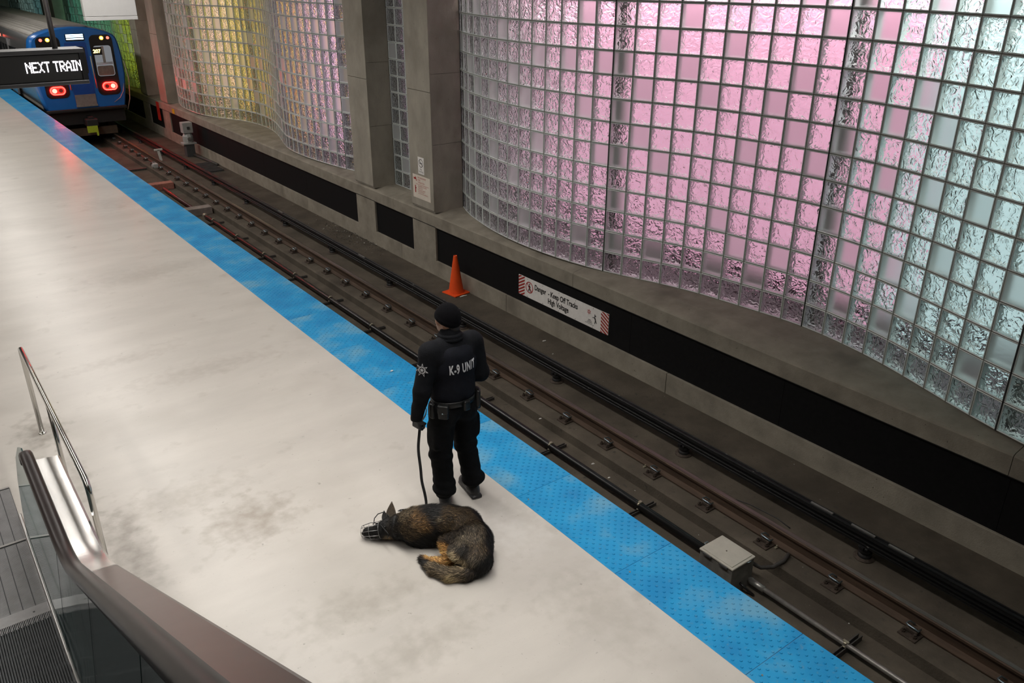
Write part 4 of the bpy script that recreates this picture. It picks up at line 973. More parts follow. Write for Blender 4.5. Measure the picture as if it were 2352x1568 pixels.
for side in (1, -1):
    def X(x): return x if side == 1 else (XL + XI) - x
    # inner skirt and low moulding
    ysk = [y for y in YS if y <= 7.0]
    b = MB(); n = len(ysk); prof = lambda y: [(X(.128), sz(y) - .40), (X(.128), sz(y)), (X(.142), sz(y) + .012), (X(.155), sz(y))]
    vs = [(x, y, z) for y in ysk for x, z in prof(y)]; b.add(vs, [(i*4+j, i*4+j+1, (i+1)*4+j+1, (i+1)*4+j) for i in range(n-1) for j in range(3)], 0, True)
    ep('skirt', b, 'stainless_satin')
    # leaning glass panels, split by joints
    front = [(6.52, .0), (6.66, .2), (6.72, .45), (6.66, .7), (6.46, .9), (6.25, 1.0)]
    def gp(y, t): return (X(.142 + .105*t), y, sz(y)*(1 - t) + (hz(y) - .03)*t)
    for ya, yb in ((6.2, 5.02), (5.0, 3.6), (3.58, 2.2), (2.18, .8), (.78, -.6)):
        ysg = np.linspace(ya, yb, 14); b = MB()
        tt = [0, .2, .45, .7, .9, 1.0]
        cols_ = [[gp(f, q) for f, q in front]] if ya == 6.2 else []
        cols_ += [[gp(y, q) for q in tt] for y in ysg]; n = len(cols_)
        th = .010*side
        vs = [p for c_ in cols_ for p in c_] + [(p[0] + th, p[1], p[2]) for c_ in cols_ for p in c_]
        m_ = 6; o_ = n*m_
        fs = [(i*m_+j, i*m_+j+1, (i+1)*m_+j+1, (i+1)*m_+j) for i in range(n-1) for j in range(m_-1)]
        fs += [tuple(o_ + v for v in f[::-1]) for f in fs]
        fs += [(j, o_+j, o_+j+1, j+1) for j in range(m_-1)] + [((n-1)*m_+j, (n-1)*m_+j+1, o_+(n-1)*m_+j+1, o_+(n-1)*m_+j) for j in range(m_-1)]
        fs += [(i*m_+m_-1, o_+i*m_+m_-1, o_+(i+1)*m_+m_-1, (i+1)*m_+m_-1) for i in range(n-1)]
        b.add(vs, fs); ep('glass_panel', b, 'esc_glass')
    # handrail: rounded section swept along the balustrade top, turning down at the newel
    path = [(y, hz(y)) for y in YS[::-1] if y <= 6.0] + [(6.06, .982), (6.12, .972), (6.17, .95), (6.20, .915), (6.205, .86)]
    sec = [(-.040, -.030), (-.044, -.005), (-.036, .012), (-.018, .019), (.0, .021), (.018, .019), (.036, .012), (.044, -.005), (.040, -.030)]
    b = MB(); n = len(path); m_ = len(sec); vs = []
    for i, (y, z) in enumerate(path):
        y2, z2 = path[min(i+1, n-1)]; y1, z1 = path[max(i-1, 0)]; d = Vector((y2-y1, z2-z1)).normalized(); nrm = Vector((-d.y, d.x))
        vs += [(X(.262) + u, y + nrm.x*v, z + nrm.y*v) for u, v in sec]
    b.add(vs, [(i*m_+j, i*m_+(j+1) % m_, (i+1)*m_+(j+1) % m_, (i+1)*m_+j) for i in range(n-1) for j in range(m_)], 0, True); b.add(vs[-m_:], [tuple(range(m_))])
    ep('handrail', b, 'handrail_rubber')
    # handrail guide below (pale teal edge) 
    b = MB(); pth = [(y, hz(y) - .045) for y in YS[::-1] if y <= 6.15]
    b.tube([(X(.245), y, z) for y, z in pth], .016, 8); ep('handrail_guide', b, 'guide_teal' if 'guide_teal' in MT else 'galvanised')
    # outer deck, brushed steel on the flat and bronze coloured on the incline
    yd = sorted(set([6.55, 6.50, 6.3, 6.0, 5.8, 5.6] + [5.5 - .05*i for i in range(30)] + [3.9 - .4*i for i in range(17)]), reverse=True)
    def deck(ys_, m):
        # inner face behind the glass, flat top, rounded outer edge, outer face down to the floor (clear of the guard rail)
        b = MB(); pr = lambda y: [(X(.25), min(dz(y) - .02, sz(y) - .03)), (X(.25), dz(y) + .0225), (X(.484), dz(y)), (X(.500), dz(y) - .012), (X(.500), -.004)]
        n = len(ys_); vs = [(x, y, z) for y in ys_ for x, z in pr(y)]
        b.add(vs, [(i*5+j, i*5+j+1, (i+1)*5+j+1, (i+1)*5+j) for i in range(n-1) for j in range(4)], 0, False)
        if ys_[0] > 6.5: b.add([p for p in vs[:5]], [(0, 1, 2, 3, 4)])
        ep('outer_deck', b, m)
    deck([y for y in yd if y >= 4.54], 'stainless'); deck([y for y in yd if y <= 4.60], 'deck_bronze')
    ep('side_cladding', MB().add([(X(.496), 4.6, .0), (X(.496), 4.6, dz(4.6) - .02), (X(.496), -2.5, dz(-2.5) - .02), (X(.496), -2.5, .0)], [(0, 1, 2, 3)]), 'deck_bronze')
# tubular guard rail beside the escalator landing
t = empty('guard_rail', (.54, 6.9, 0)); tag(t, 'polished steel tube guard rail beside the escalator landing', 'guard rail')
gz = .92; gr = .021
pts = [(0, 1.41, 0), (0, 1.41, gz - .05), (0, 1.395, gz - .012), (0, 1.36, gz)] + [(0, -1.25, gz), (0, -1.31, gz - .012), (0, -1.345, gz - .045), (0, -1.355, gz - .1), (0, -1.355, 0)]
MB().tube(pts, gr, 12).build('hoop', MT['chrome_tube'], t)
MB().tube([(0, .05, 0), (0, .05, gz)], gr*.9, 12).build('post', MT['chrome_tube'], t)
for y in (1.41, .05, -1.355): MB().lathe([(.034, 0), (.034, .006), (.028, .012), (.021, .012)], 16, c=(0, y, 0)).build('base_collar', MT['chrome_tube'], t)
# ------------------------------------------------------------------ smooth signed-distance modelling (person, dog)
def vnoise(P, f, seed=0):
    # cheap smooth pseudo noise from sines, about -1..1
    x, y, z = P[..., 0]*f, P[..., 1]*f, P[..., 2]*f
    return (np.sin(x + 1.7*np.sin(y*.9 + seed) + .3) + np.sin(y*1.1 + 1.5*np.sin(z*.8 + 2 + seed)) + np.sin(z*.95 + 1.6*np.sin(x*1.05 + 4 + seed)))/3
def cone(P, a, b, ra, rb):
    a = np.asarray(a, float); b = np.asarray(b, float); ab = b - a; t = np.clip(((P - a) @ ab)/max(ab @ ab, 1e-9), 0, 1)
    return np.linalg.norm(P - a - t[..., None]*ab, axis=-1) - (ra + (rb - ra)*t)
def ell(P, c, r, R=None):
    q = P - np.asarray(c, float)
    if R is not None: q = q @ np.asarray(R)
    r = np.asarray(r, float); k0 = np.linalg.norm(q/r, axis=-1); k1 = np.linalg.norm(q/(r*r), axis=-1)
    return k0*(k0 - 1)/np.maximum(k1, 1e-6)
def econe(P, a, b, ra, rb, sq, axis):
    # tapered capsule squashed by factor sq along a fixed world axis (unit vector)
    axis = np.asarray(axis, float); a = np.asarray(a, float); b = np.asarray(b, float)
    def S(Q): return Q + (Q @ axis)[..., None]*axis*(1/sq - 1)
    return cone(S(P), S(a), S(b), ra, rb)*min(1, sq)
def rbox(P, c, h, r, R=None):
    q = P - np.asarray(c, float)
    if R is not None: q = q @ np.asarray(R)
    q = np.abs(q) - (np.asarray(h, float) - r)
    return np.linalg.norm(np.maximum(q, 0), axis=-1) + np.minimum(q.max(-1), 0) - r
def smin(a, b, k):
    h = np.clip(.5 + .5*(b - a)/k, 0, 1); return b + (a - b)*h - k*h*(1 - h)
def smin_all(ds, k):
    d = ds[0]
    for e in ds[1:]: d = smin(d, e, k)
    return d
def surfnet(f, lo, hi, h):
    lo = np.asarray(lo, float); n = np.ceil((np.asarray(hi, float) - lo)/h).astype(int) + 1
    ax = [lo[i] + h*np.arange(n[i]) for i in range(3)]
    G = np.stack(np.meshgrid(*ax, indexing='ij'), -1); V = f(G)
    s = V < 0
    c = [s[i:n[0]-1+i, j:n[1]-1+j, k:n[2]-1+k] for i in (0, 1) for j in (0, 1) for k in (0, 1)]
    cnt = sum(x.astype(int) for x in c); act = (cnt > 0) & (cnt < 8); idx = np.argwhere(act)
    ID = -np.ones(act.shape, int); ID[act] = np.arange(len(idx))
    acc = np.zeros((len(idx), 3)); w_ = np.zeros(len(idx))
    corners = [(i, j, k) for i in (0, 1) for j in (0, 1) for k in (0, 1)]
    for a in range(8):
        for b in range(a+1, 8):
            A, B = np.array(corners[a]), np.array(corners[b])
            if np.abs(A - B).sum() != 1: continue
            va = V[tuple((idx + A).T)]; vb = V[tuple((idx + B).T)]; m = (va < 0) != (vb < 0)
            t = np.where(m, va/np.where(m, va - vb, 1), 0)
            acc += np.where(m[:, None], A + t[:, None]*(B - A), 0); w_ += m
    vert = lo + h*(idx + acc/np.maximum(w_, 1)[:, None])
    F = []
    for d in range(3):
        u, v = (d+1) % 3, (d+2) % 3; e = [0, 0, 0]; e[d] = 1
        s0 = s[tuple(slice(0, n[i]-e[i]) for i in range(3))]; s1 = s[tuple(slice(e[i], None) for i in range(3))]
        E = np.argwhere(s0 != s1); E = E[(E[:, u] > 0) & (E[:, v] > 0) & (E[:, u] < n[u]-1) & (E[:, v] < n[v]-1)]
        inside = s0[tuple(E.T)]
        def cell(du, dv):
            q = E.copy(); q[:, u] -= du; q[:, v] -= dv; return ID[tuple(q.T)]
        Q = np.stack([cell(1, 1), cell(0, 1), cell(0, 0), cell(1, 0)], 1)
        Q[~inside] = Q[~inside][:, ::-1]; F.append(Q)
    F = np.concatenate(F); F = F[(F >= 0).all(1)]
    return vert, F
def sdf_obj(name, f, lo, hi, h, m, parent=None, smooth=2):
    v, F = surfnet(f, lo, hi, h)
    if smooth:   # a little Laplacian smoothing
        for _ in range(smooth):
            s = np.zeros_like(v); c = np.zeros(len(v))
            for i in range(4):
                np.add.at(s, F[:, i], v[F[:, (i+1) % 4]]); np.add.at(c, F[:, i], 1)
                np.add.at(s, F[:, (i+1) % 4], v[F[:, i]]); np.add.at(c, F[:, (i+1) % 4], 1)
            v = v*.5 + .5*s/np.maximum(c, 1)[:, None]
    me = bpy.data.meshes.new(name); me.from_pydata(v.tolist(), [], F.tolist())
    for q in (m if isinstance(m, list) else [m]): me.materials.append(q)
    me.polygons.foreach_set('use_smooth', [True]*len(F)); me.update()
    return new_obj(name, me, parent)

# ------------------------------------------------------------------ police officer (local frame: faces +y, his right is +x)
mat('uniform_black', (.0042, .0047, .0065), .85, var=.35, scale=14, bump=.35, bscale=140, spec=.15)
mat('vest_navy', (.005, .0058, .0095), .82, var=.25, scale=18, bump=.3, bscale=220, spec=.15)
mat('trouser_black', (.0038, .004, .0045), .88, var=.35, scale=12, bump=.3, bscale=120, spec=.12)
mat('knit_black', (.0032, .0032, .0042), .95, var=.3, scale=60, bump=.5, bscale=300, spec=.1)
mat('skin', (.30, .155, .095), .5, var=.12, scale=14, spec=.4)
mat('hair_black', (.010, .008, .007), .6, var=.3, scale=90, bump=.5, bscale=300)
mat('leather_black', (.006, .0065, .0065), .42, var=.25, scale=20, bump=.2, bscale=80, spec=.35)
mat('boot_black', (.008, .0075, .0085), .5, var=.3, scale=16, bump=.2, bscale=60)
mat('glove_black', (.010, .010, .013), .6, var=.3, scale=30, bump=.3, bscale=150)
mat('patch_white', (.50, .50, .52), .7, var=.15, scale=60)
mat('eye_white', (.7, .68, .64), .3, var=0)
PL = Vector((3.165, 5.0, 0)); PR = R_(-1)
person = empty('person', PL, PR); tag(person, 'person in black police uniform and knit cap standing with back turned, holding a leash', 'person')
MP = Matrix.Translation(PL) @ Matrix.Rotation(PR, 4, 'Z'); MPI = MP.inverted()
def loc(p): return np.array((MPI @ Vector(p))[:])
# joints
HIP = {-1: (-.095, .0, .92), 1: (.10, .0, .92)}; KNEE = {-1: (-.115, .025, .50), 1: (.135, .04, .50)}; ANK = {-1: (-.115, -.02, .10), 1: (.165, -.02, .10)}
SHO = {-1: (-.195, .0, 1.435), 1: (.195, .0, 1.435)}
ELB = {-1: (-.29, -.03, 1.145), 1: (.252, -.03, 1.15)}; WRI = {-1: (-.318, .035, .885), 1: (.165, .19, 1.05)}
HEADC = np.array((0.0, .035, 1.655)); HY = R_(26)
cH, sH = math.cos(HY), math.sin(HY); HR = np.array([[cH, -sH, 0], [sH, cH, 0], [0, 0, 1]])   # columns: head axes
def hp(x, y, z): return HEADC + HR @ np.array((x, y, z))
def f_body(P):
    ds = [ell(P, HEADC + (0, 0, .012), (.073, .092, .10), HR), ell(P, hp(0, .03, -.055), (.056, .062, .06), HR),
          cone(P, hp(0, .092, -.02), hp(0, .106, -.038), .010, .014), cone(P, hp(-.028, .078, -.02), hp(-.05, .055, -.03), .02, .02), cone(P, hp(.028, .078, -.02), hp(.05, .055, -.03), .02, .02),
          cone(P, hp(-.02, .086, -.066), hp(.02, .086, -.066), .010, .010), ell(P, hp(0, .075, -.098), (.026, .022, .018), HR),
          cone(P, (0, .0, 1.46), (0, .018, 1.60), .062, .058),
          ell(P, (0, .01, 1.30), (.165, .105, .17)), ell(P, (0, .0, 1.02), (.15, .105, .14))]
    for s in (-1, 1):
        ds += [ell(P, hp(s*.076, -.006, -.018), (.010, .021, .032), HR)]
        ds += [cone(P, SHO[s], ELB[s], .05, .04), cone(P, ELB[s], WRI[s], .04, .028), cone(P, HIP[s], KNEE[s], .085, .055), cone(P, KNEE[s], ANK[s], .052, .04), cone(P, (SHO[s][0]*.5, 0, 1.42), SHO[s], .06, .05)]
    return smin_all(ds, .022)
body_o = sdf_obj('body', f_body, (-.42, -.25, .05), (.42, .34, 1.8), .011, MT['skin'], person)
for s in (-1, 1):
    c = hp(s*.029, .088, -.006); MB().lathe([(.001, -.011), (.008, -.008), (.0115, 0), (.008, .008), (.001, .011)], 12, c=tuple(c)).build('eye', MT['eye_white'], body_o)
    b = MB(); b.tube([tuple(hp(s*.016, .092, .012)), tuple(hp(s*.03, .09, .017)), tuple(hp(s*.045, .08, .011))], .004, 6); b.build('eyebrow', MT['hair_black'], body_o)
# hair below the cap at the nape
def f_hair(P): return np.maximum(smin(ell(P, HEADC + (0, 0, .01), (.0775, .0965, .105), HR), ell(P, hp(0, -.055, -.06), (.055, .045, .05), HR), .02), -np.minimum(((P - hp(0, .015, -.02)) @ -HR[:, 1]), .5))
sdf_obj('hair', f_hair, (-.12, -.12, 1.52), (.12, .16, 1.8), .008, MT['hair_black'], person)
def f_cap(P):
    d = ell(P, HEADC + (0, -.004, .022), (.089, .108, .114), HR)
    q = (P - HEADC) @ HR                                     # head coordinates
    edge = q[..., 2] + .018 - np.clip(q[..., 1], -.12, .12)*.36   # rim: low at the nape, higher at the brow
    d = d + .0022*np.sin(q[..., 2]*330)*0
    roll = np.abs(edge - .018) - .02
    d2 = ell(P, HEADC + (0, -.004, .022), (.094, .113, .119), HR)
    return smin(np.maximum(d, -edge), np.maximum(d2, roll), .006)
sdf_obj('knit_cap', f_cap, (-.16, -.16, 1.52), (.16, .2, 1.84), .007, MT['knit_black'], person)
def folds(P, a=.006, f=26, seed=0): return a*vnoise(P, f, seed) + a*.6*vnoise(P, f*2.1, seed + 3)
def f_jacket(P):
    ds = [ell(P, (0, .0, 1.30), (.215, .148, .205)), ell(P, (0, .0, 1.13), (.188, .142, .17)), ell(P, (0, -.012, 1.38), (.205, .13, .10)),
          cone(P, (0, .002, 1.47), (0, .012, 1.545), .098, .082), ell(P, (0, .0, 1.03), (.186, .146, .13))]
    for s in (-1, 1):
        ds += [cone(P, (s*.07, 0, 1.455), (SHO[s][0], 0, 1.425), .075, .078), cone(P, SHO[s], ELB[s], .086, .069), cone(P, ELB[s], WRI[s], .068, .05)]
    d = smin_all(ds, .035)
    # cut below the belt and keep the neck open
    d = d + folds(P, .0035, 24) * np.clip((np.abs(P[..., 0]) - .17)*12, .25, 1.6)
    inarm = np.minimum(cone(P, ELB[-1], WRI[-1], .085, .07), cone(P, ELB[1], WRI[1], .085, .07))
    cut = .985 - P[..., 2]
    d = np.maximum(d, np.minimum(cut, np.maximum(inarm, -9)) if False else np.where(inarm < .01, -9, cut))
    return d
jacket = sdf_obj('jacket', f_jacket, (-.46, -.28, .86), (.46, .34, 1.62), .0105, MT['uniform_black'], person)
# collar roll
def f_collar(P):
    q = P - np.array((0, .012, 1.535)); rr = np.hypot(q[..., 0]/1.0, q[..., 1]/1.08); z = q[..., 2] + .10*q[..., 1]
    return np.minimum(np.hypot(rr - .078, z - .0) - .019, np.hypot(rr - .085, z + .028) - .019)
sdf_obj('collar', f_collar, (-.15, -.16, 1.46), (.15, .18, 1.61), .007, MT['uniform_black'], person)
# vest shell over the torso
def f_vest(P):
    d = smin_all([ell(P, (0, -.004, 1.30), (.208, .164, .20)), ell(P, (0, -.004, 1.13), (.192, .16, .165)), ell(P, (0, -.012, 1.40), (.17, .138, .09)), ell(P, (0, -.004, 1.05), (.19, .157, .12))], .035) + folds(P, .0022, 20, 5)
    z = P[..., 2]; arm = np.minimum(cone(P, (-.225, 0, 1.45), (-.255, 0, 1.26), .082, .06), cone(P, (.225, 0, 1.45), (.255, 0, 1.26), .082, .06))
    d = np.maximum(d, -arm); d = np.maximum(d, 1.0 - z); d = np.maximum(d, z - 1.50)
    return d
vest = sdf_obj('vest', f_vest, (-.3, -.26, .96), (.3, .26, 1.54), .010, MT['vest_navy'], person)
def f_tr(P):
    ds = [ell(P, (0, -.008, .94), (.178, .14, .13)), ell(P, (-.085, -.055, .88), (.095, .09, .10)), ell(P, (.085, -.055, .88), (.095, .09, .10))]
    for s in (-1, 1):
        kn = np.array(KNEE[s]); an = np.array(ANK[s]); hi = np.array(HIP[s])
        ds += [cone(P, hi, kn, .118, .094), cone(P, kn, an + (0, 0, .06), .092, .085), ell(P, an + (0, -.005, .085), (.094, .102, .07))]
        m_ = hi*.45 + kn*.55 + np.array((s*.075, -.01, 0)); ds += [rbox(P, m_, (.035, .075, .10), .02)]      # cargo pocket
    d = smin_all(ds, .03)
    zz = P[..., 2]
    wr = .006*np.sin(zz*62 + 3.2*vnoise(P, 9, 1)) * np.exp(-((zz - .48)/.11)**2) + .008*np.sin(zz*70 + 4*vnoise(P, 8, 2)) * np.exp(-((zz - .19)/.09)**2)
    return np.maximum(d + wr + folds(P, .004, 18, 2), zz - 1.02)
trous = sdf_obj('trousers', f_tr, (-.36, -.26, .05), (.36, .26, 1.06), .0115, MT['trouser_black'], person)
def boot(s, yaw):
    a = np.array(ANK[s]); c, n = math.cos(yaw), math.sin(yaw); fw = np.array((-n, c, 0)); rt = np.array((c, n, 0)); Rb = np.stack([rt, fw, np.array((0, 0, 1))], 1)
    base = np.array((a[0], a[1], 0))
    def f(P):
        d = smin_all([cone(P, a + (0, 0, -.02), a + (0, 0, .13), .052, .058), ell(P, base + fw*-.035 + (0, 0, .055), (.045, .052, .052), Rb),
                      econe(P, base + fw*.03 + (0, 0, .06), base + fw*.16 + (0, 0, .045), .052, .047, .95, (0, 0, 1)), ell(P, base + fw*.165 + (0, 0, .044), (.05, .065, .042), Rb)], .025)
        sole = rbox(P, base + fw*.06 + (0, 0, .014), (.05, .155, .016), .014, Rb)
        return np.maximum(np.minimum(d, sole), -P[..., 2] + .001)
    lo = base - (.2, .2, .01); hi = base + (.2, .3, .26)
    return sdf_obj('boot', f, lo, hi, .0085, MT['boot_black'], person)
boot(-1, R_(-34)); boot(1, R_(-8))
# belt with pouches
b = MB(); n = 40
ring = [(.186*math.cos(2*math.pi*k/n), -.006 + .152*math.sin(2*math.pi*k/n)) for k in range(n)]
vs = [(x*q, y*q, z) for (q, z) in ((1.0, .972), (1.03, .974), (1.03, 1.018), (1.0, 1.02)) for x, y in ring]
b.add(vs, [(i*n+j, i*n+(j+1) % n, (i+1)*n+(j+1) % n, (i+1)*n+j) for i in range(3) for j in range(n)], 0, True)
belt = b.build('duty_belt', MT['leather_black'], person)
def pouch(ang, w_, h, d, z, name, m, par, flap=True):
    ct, st = math.cos(ang), math.sin(ang); p = np.array((.198*ct, -.006 + .163*st, z)); nrm = Vector((ct/.19, st/.155, 0)).normalized(); rz = math.atan2(nrm.y, nrm.x) + math.pi/2
    def f(P): 
        q = P.copy(); taper = 1 + .25*np.clip(-q[..., 2]/h, -1, 1)*0
        return rbox(q, (0, 0, 0), (w_/2, d/2, h/2), min(w_, d, h)*.32)
    o = sdf_obj(name, f, (-w_, -d - .02, -h), (w_, d + .02, h), .006, MT[m], par, 1); o.location = p + np.array(nrm)*d*.35; o.rotation_euler = (0, 0, rz)
    if flap:
        def g(P): return np.maximum(rbox(P, (0, 0, h*.16), (w_/2 + .004, d/2 + .004, h*.36), .016), .06*P[..., 0]**2*60 - P[..., 2] - h*.10)
        q = sdf_obj('flap', g, (-w_, -d - .02, -h), (w_, d + .02, h), .006, MT[m], par, 1); q.location = o.location; q.rotation_euler = o.rotation_euler
        k = MB().lathe([(.001, .004), (.005, .003), (.006, 0)], 10).xform(Matrix.Rotation(R_(90), 4, 'X')).build('snap', MT['clip_steel'], par); k.location = p + np.array(nrm)*(d*.85 + .008) + np.array((0, 0, .0)); k.rotation_euler = (0, 0, rz)
    return o
pouch(R_(-140), .085, .12, .05, .955, 'belt_pouch', 'leather_black', belt)
pouch(R_(-85), .06, .085, .035, .985, 'belt_pouch', 'leather_black', belt, False); pouch(R_(-30), .055, .15, .04, .965, 'radio_holder', 'leather_black', belt, False); pouch(R_(-172), .05, .13, .04, .94, 'belt_pouch', 'leather_black', belt, False)
pouch(R_(-8), .07, .19, .05, .93, 'holster', 'leather_black', belt, False)
b = MB(); b.tube([(.215, -.03, .93), (.225, -.04, .88), (.215, -.05, .85), (.205, -.04, .88)], .003, 6); b.tube([(.21, -.04, .87), (.222, -.05, .78), (.212, -.05, .74), (.2, -.045, .76)], .002, 6); b.build('key_cord', MT['conduit_black'], belt)
# gloved hands
def hand(s, wrist, dirv, palmn, curl):
    wv = np.array(wrist, float); d = _n(np.array(dirv, float)); pn = np.array(palmn, float); pn = _n(pn - d*(pn @ d)); sd = np.cross(d, pn)*(1 if s < 0 else -1)   # sd: toward the thumb side
    prim = [('c', wv - d*.04, wv + d*.01, .034, .032)]
    pc = wv + d*.05
    fing = []
    for k, (off, L_, r) in enumerate(((.033, .078, .0105), (.011, .086, .011), (-.011, .080, .0105), (-.032, .064, .0092))):
        base = wv + d*.088 + sd*off; prim.append(('c', wv + d*.01 + sd*off*.6, base, .019, .0145))
        p0 = base; ang = 0
        for j, fr in enumerate((.45, .32, .25)):
            ang += curl*(.8 if j == 0 else 1.15); dv = d*math.cos(ang) + pn*math.sin(ang); p1 = p0 + dv*L_*fr; prim.append(('c', p0, p1, r*(1 - .08*j), r*(1 - .08*(j+1)))); p0 = p1
    t0 = wv + d*.02 + sd*.026; t1 = t0 + (d*.55 + sd*.5 + pn*.55)*.042; t2 = t1 + (d*.62 + pn*.72 - sd*.1)*.034; t3 = t2 + (d*.5 + pn*.75 - sd*.45)*.026
    prim += [('c', t0, t1, .016, .0135), ('c', t1, t2, .013, .0115), ('c', t2, t3, .0115, .0095)]
    def f(P): return smin_all([cone(P, a, b, ra, rb) for _, a, b, ra, rb in prim], .006)
    ctr = wv + d*.07
    return sdf_obj('glove', f, ctr - .16, ctr + .16, .0055, MT['glove_black'], person, 1), wv + d*.10 + pn*.03
g1, GRIP = hand(-1, WRI[-1], (.03, .10, -1), (1, .25, 0), .95)
hand(1, WRI[1], (-.75, .55, -.25), (-.3, -.6, -.6), .5)
# lettering on the back, laid on the vest surface
def drape(me, f, x0, z0, side_y=-1, y_from=-.30):
    n = len(me.vertices); co = np.empty(n*3); me.vertices.foreach_get('co', co); co = co.reshape(-1, 3)
    X_ = co[:, 0] + x0; Z_ = co[:, 1] + z0; Y_ = np.full(n, y_from)
    for _ in range(60):
        P = np.stack([X_, Y_, Z_], -1); d = f(P); Y_ += np.clip(d, -.01, .02)*.9
    Y_ -= .0035
    me.vertices.foreach_set('co', np.stack([X_, Y_, Z_], -1).ravel()); me.update(); return me
def f_back(P): return np.minimum(f_vest(P), f_jacket(P))
for txt, x, z in (('K-9', -.112, 1.275), ('UNIT', -.006, 1.278)):
    me = text_mesh(txt, .104, 'back_text', 'patch_white', xs=.50, bold=.0034, spacing=1.12)
    for v in me.vertices: v.co.y += v.co.x * .03
    bm = bmesh.new(); bm.from_mesh(me); bmesh.ops.triangulate(bm, faces=bm.faces[:]); bmesh.ops.subdivide_edges(bm, edges=[e for e in bm.edges if e.calc_length() > .012], cuts=2); bm.to_mesh(me); bm.free()
    new_obj('lettering', drape(me, f_back, x, z), vest)
# star badge on the left sleeve
def star(cx, cz, r1, r2, n=7):
    P = []
    for k in range(2*n):
        a = math.pi/2 + math.pi*k/n; r = r1 if k % 2 == 0 else r2; P.append((cx + r*math.cos(a), cz + r*math.sin(a)))
    return P
bx_ = Vector((-.195, 0, 1.435)).lerp(Vector((-.29, -.03, 1.145)), .36); out = Vector((-.82, -.57, .1)).normalized()
tmp = np.array(bx_[:]); 
for _ in range(40): tmp = tmp - np.array(out[:])*float(f_jacket(tmp[None])[0])*.8 * (1 if True else 0) if False else tmp + np.array(out[:])*max(0, -float(f_jacket(tmp[None])[0]))*.8
up = Vector((.28, .1, 1)); rt = up.cross(out).normalized(); up = out.cross(rt).normalized()
MS = Matrix.Translation(Vector(tmp) + out*.006) @ Matrix(((rt.x, up.x, out.x, 0), (rt.y, up.y, out.y, 0), (rt.z, up.z, out.z, 0), (0, 0, 0, 1)))
def badge(parts, name, m, z):
    b = MB()
    for P in parts: b.prism(P, 'z', z, z + .0012)
    return b.xform(MS).build(name, MT[m], jacket)
pt = badge([star(0, 0, .056, .026)], 'star_patch', 'patch_white', 0)
for pts_, m, z in (([star(0, 0, .017, .009, 5)], 'patch_white', .003), ([[(.021*math.cos(2*math.pi*k/16), .021*math.sin(2*math.pi*k/16)) for k in range(16)]], 'print_black', .0015)):
    b = MB()
    for P in pts_: b.prism(P, 'z', z, z + .001)
    b.xform(MS).build('patch_emblem', MT[m], pt)
for k in range(7):
    a = math.pi/2 + 2*math.pi*k/7; MB().cyl((.034*math.cos(a), .034*math.sin(a), .0015), .0055, .001, 8).xform(MS).build('patch_dot', MT['print_black'], pt)
# ------------------------------------------------------------------ dog
def fur_mat():
    m = bpy.data.materials.new('fur'); m.use_nodes = True; nt = m.node_tree; N = nt.nodes; L = nt.links; p = N['Principled BSDF']
    a = N.new('ShaderNodeVertexColor'); a.layer_name = 'fur'; L.new(a.outputs[0], p.inputs['Base Color']); p.inputs['Roughness'].default_value = .62
    p.inputs['Specular IOR Level'].default_value = .3; MT['fur'] = m
fur_mat()
mat('muzzle_wire', (.30, .30, .30), .3, metal=.9, var=0)
mat('leash_web', (.010, .010, .011), .7, var=.2, scale=60, bump=.2, bscale=200)
mat('nose_black', (.008, .008, .008), .35, var=.1)
DO = Vector((2.72, 4.5, 0))
dog = empty('dog', DO); tag(dog, 'black and tan shepherd dog lying curled on its side, wearing a wire muzzle', 'dog')
def dv(px, py, z): return np.array((PZ(px, py, z) - DO)[:])
NK, CH1, CH2, BL, LN, HPp, RP = dv(920, 1209, .11), dv(952, 1206, .145), dv(985, 1203, .145), dv(1025, 1201, .145), dv(1064, 1208, .145), dv(1091, 1243, .14), dv(1098, 1284, .11)
SK, MZ0, MZ1 = dv(894, 1213, .09), dv(874, 1219, .075), dv(845, 1223, .052)
KN, HK, PW = dv(1024, 1250, .13), dv(1034, 1292, .045), dv(986, 1289, .03)
TAIL = [dv(1102, 1302, .075), dv(1070, 1318, .05), dv(1032, 1320, .045), dv(998, 1308, .042), dv(974, 1293, .036)]
SPINE = [MZ1, SK, NK, CH1, CH2, BL, LN, HPp, RP] + TAIL[1:]
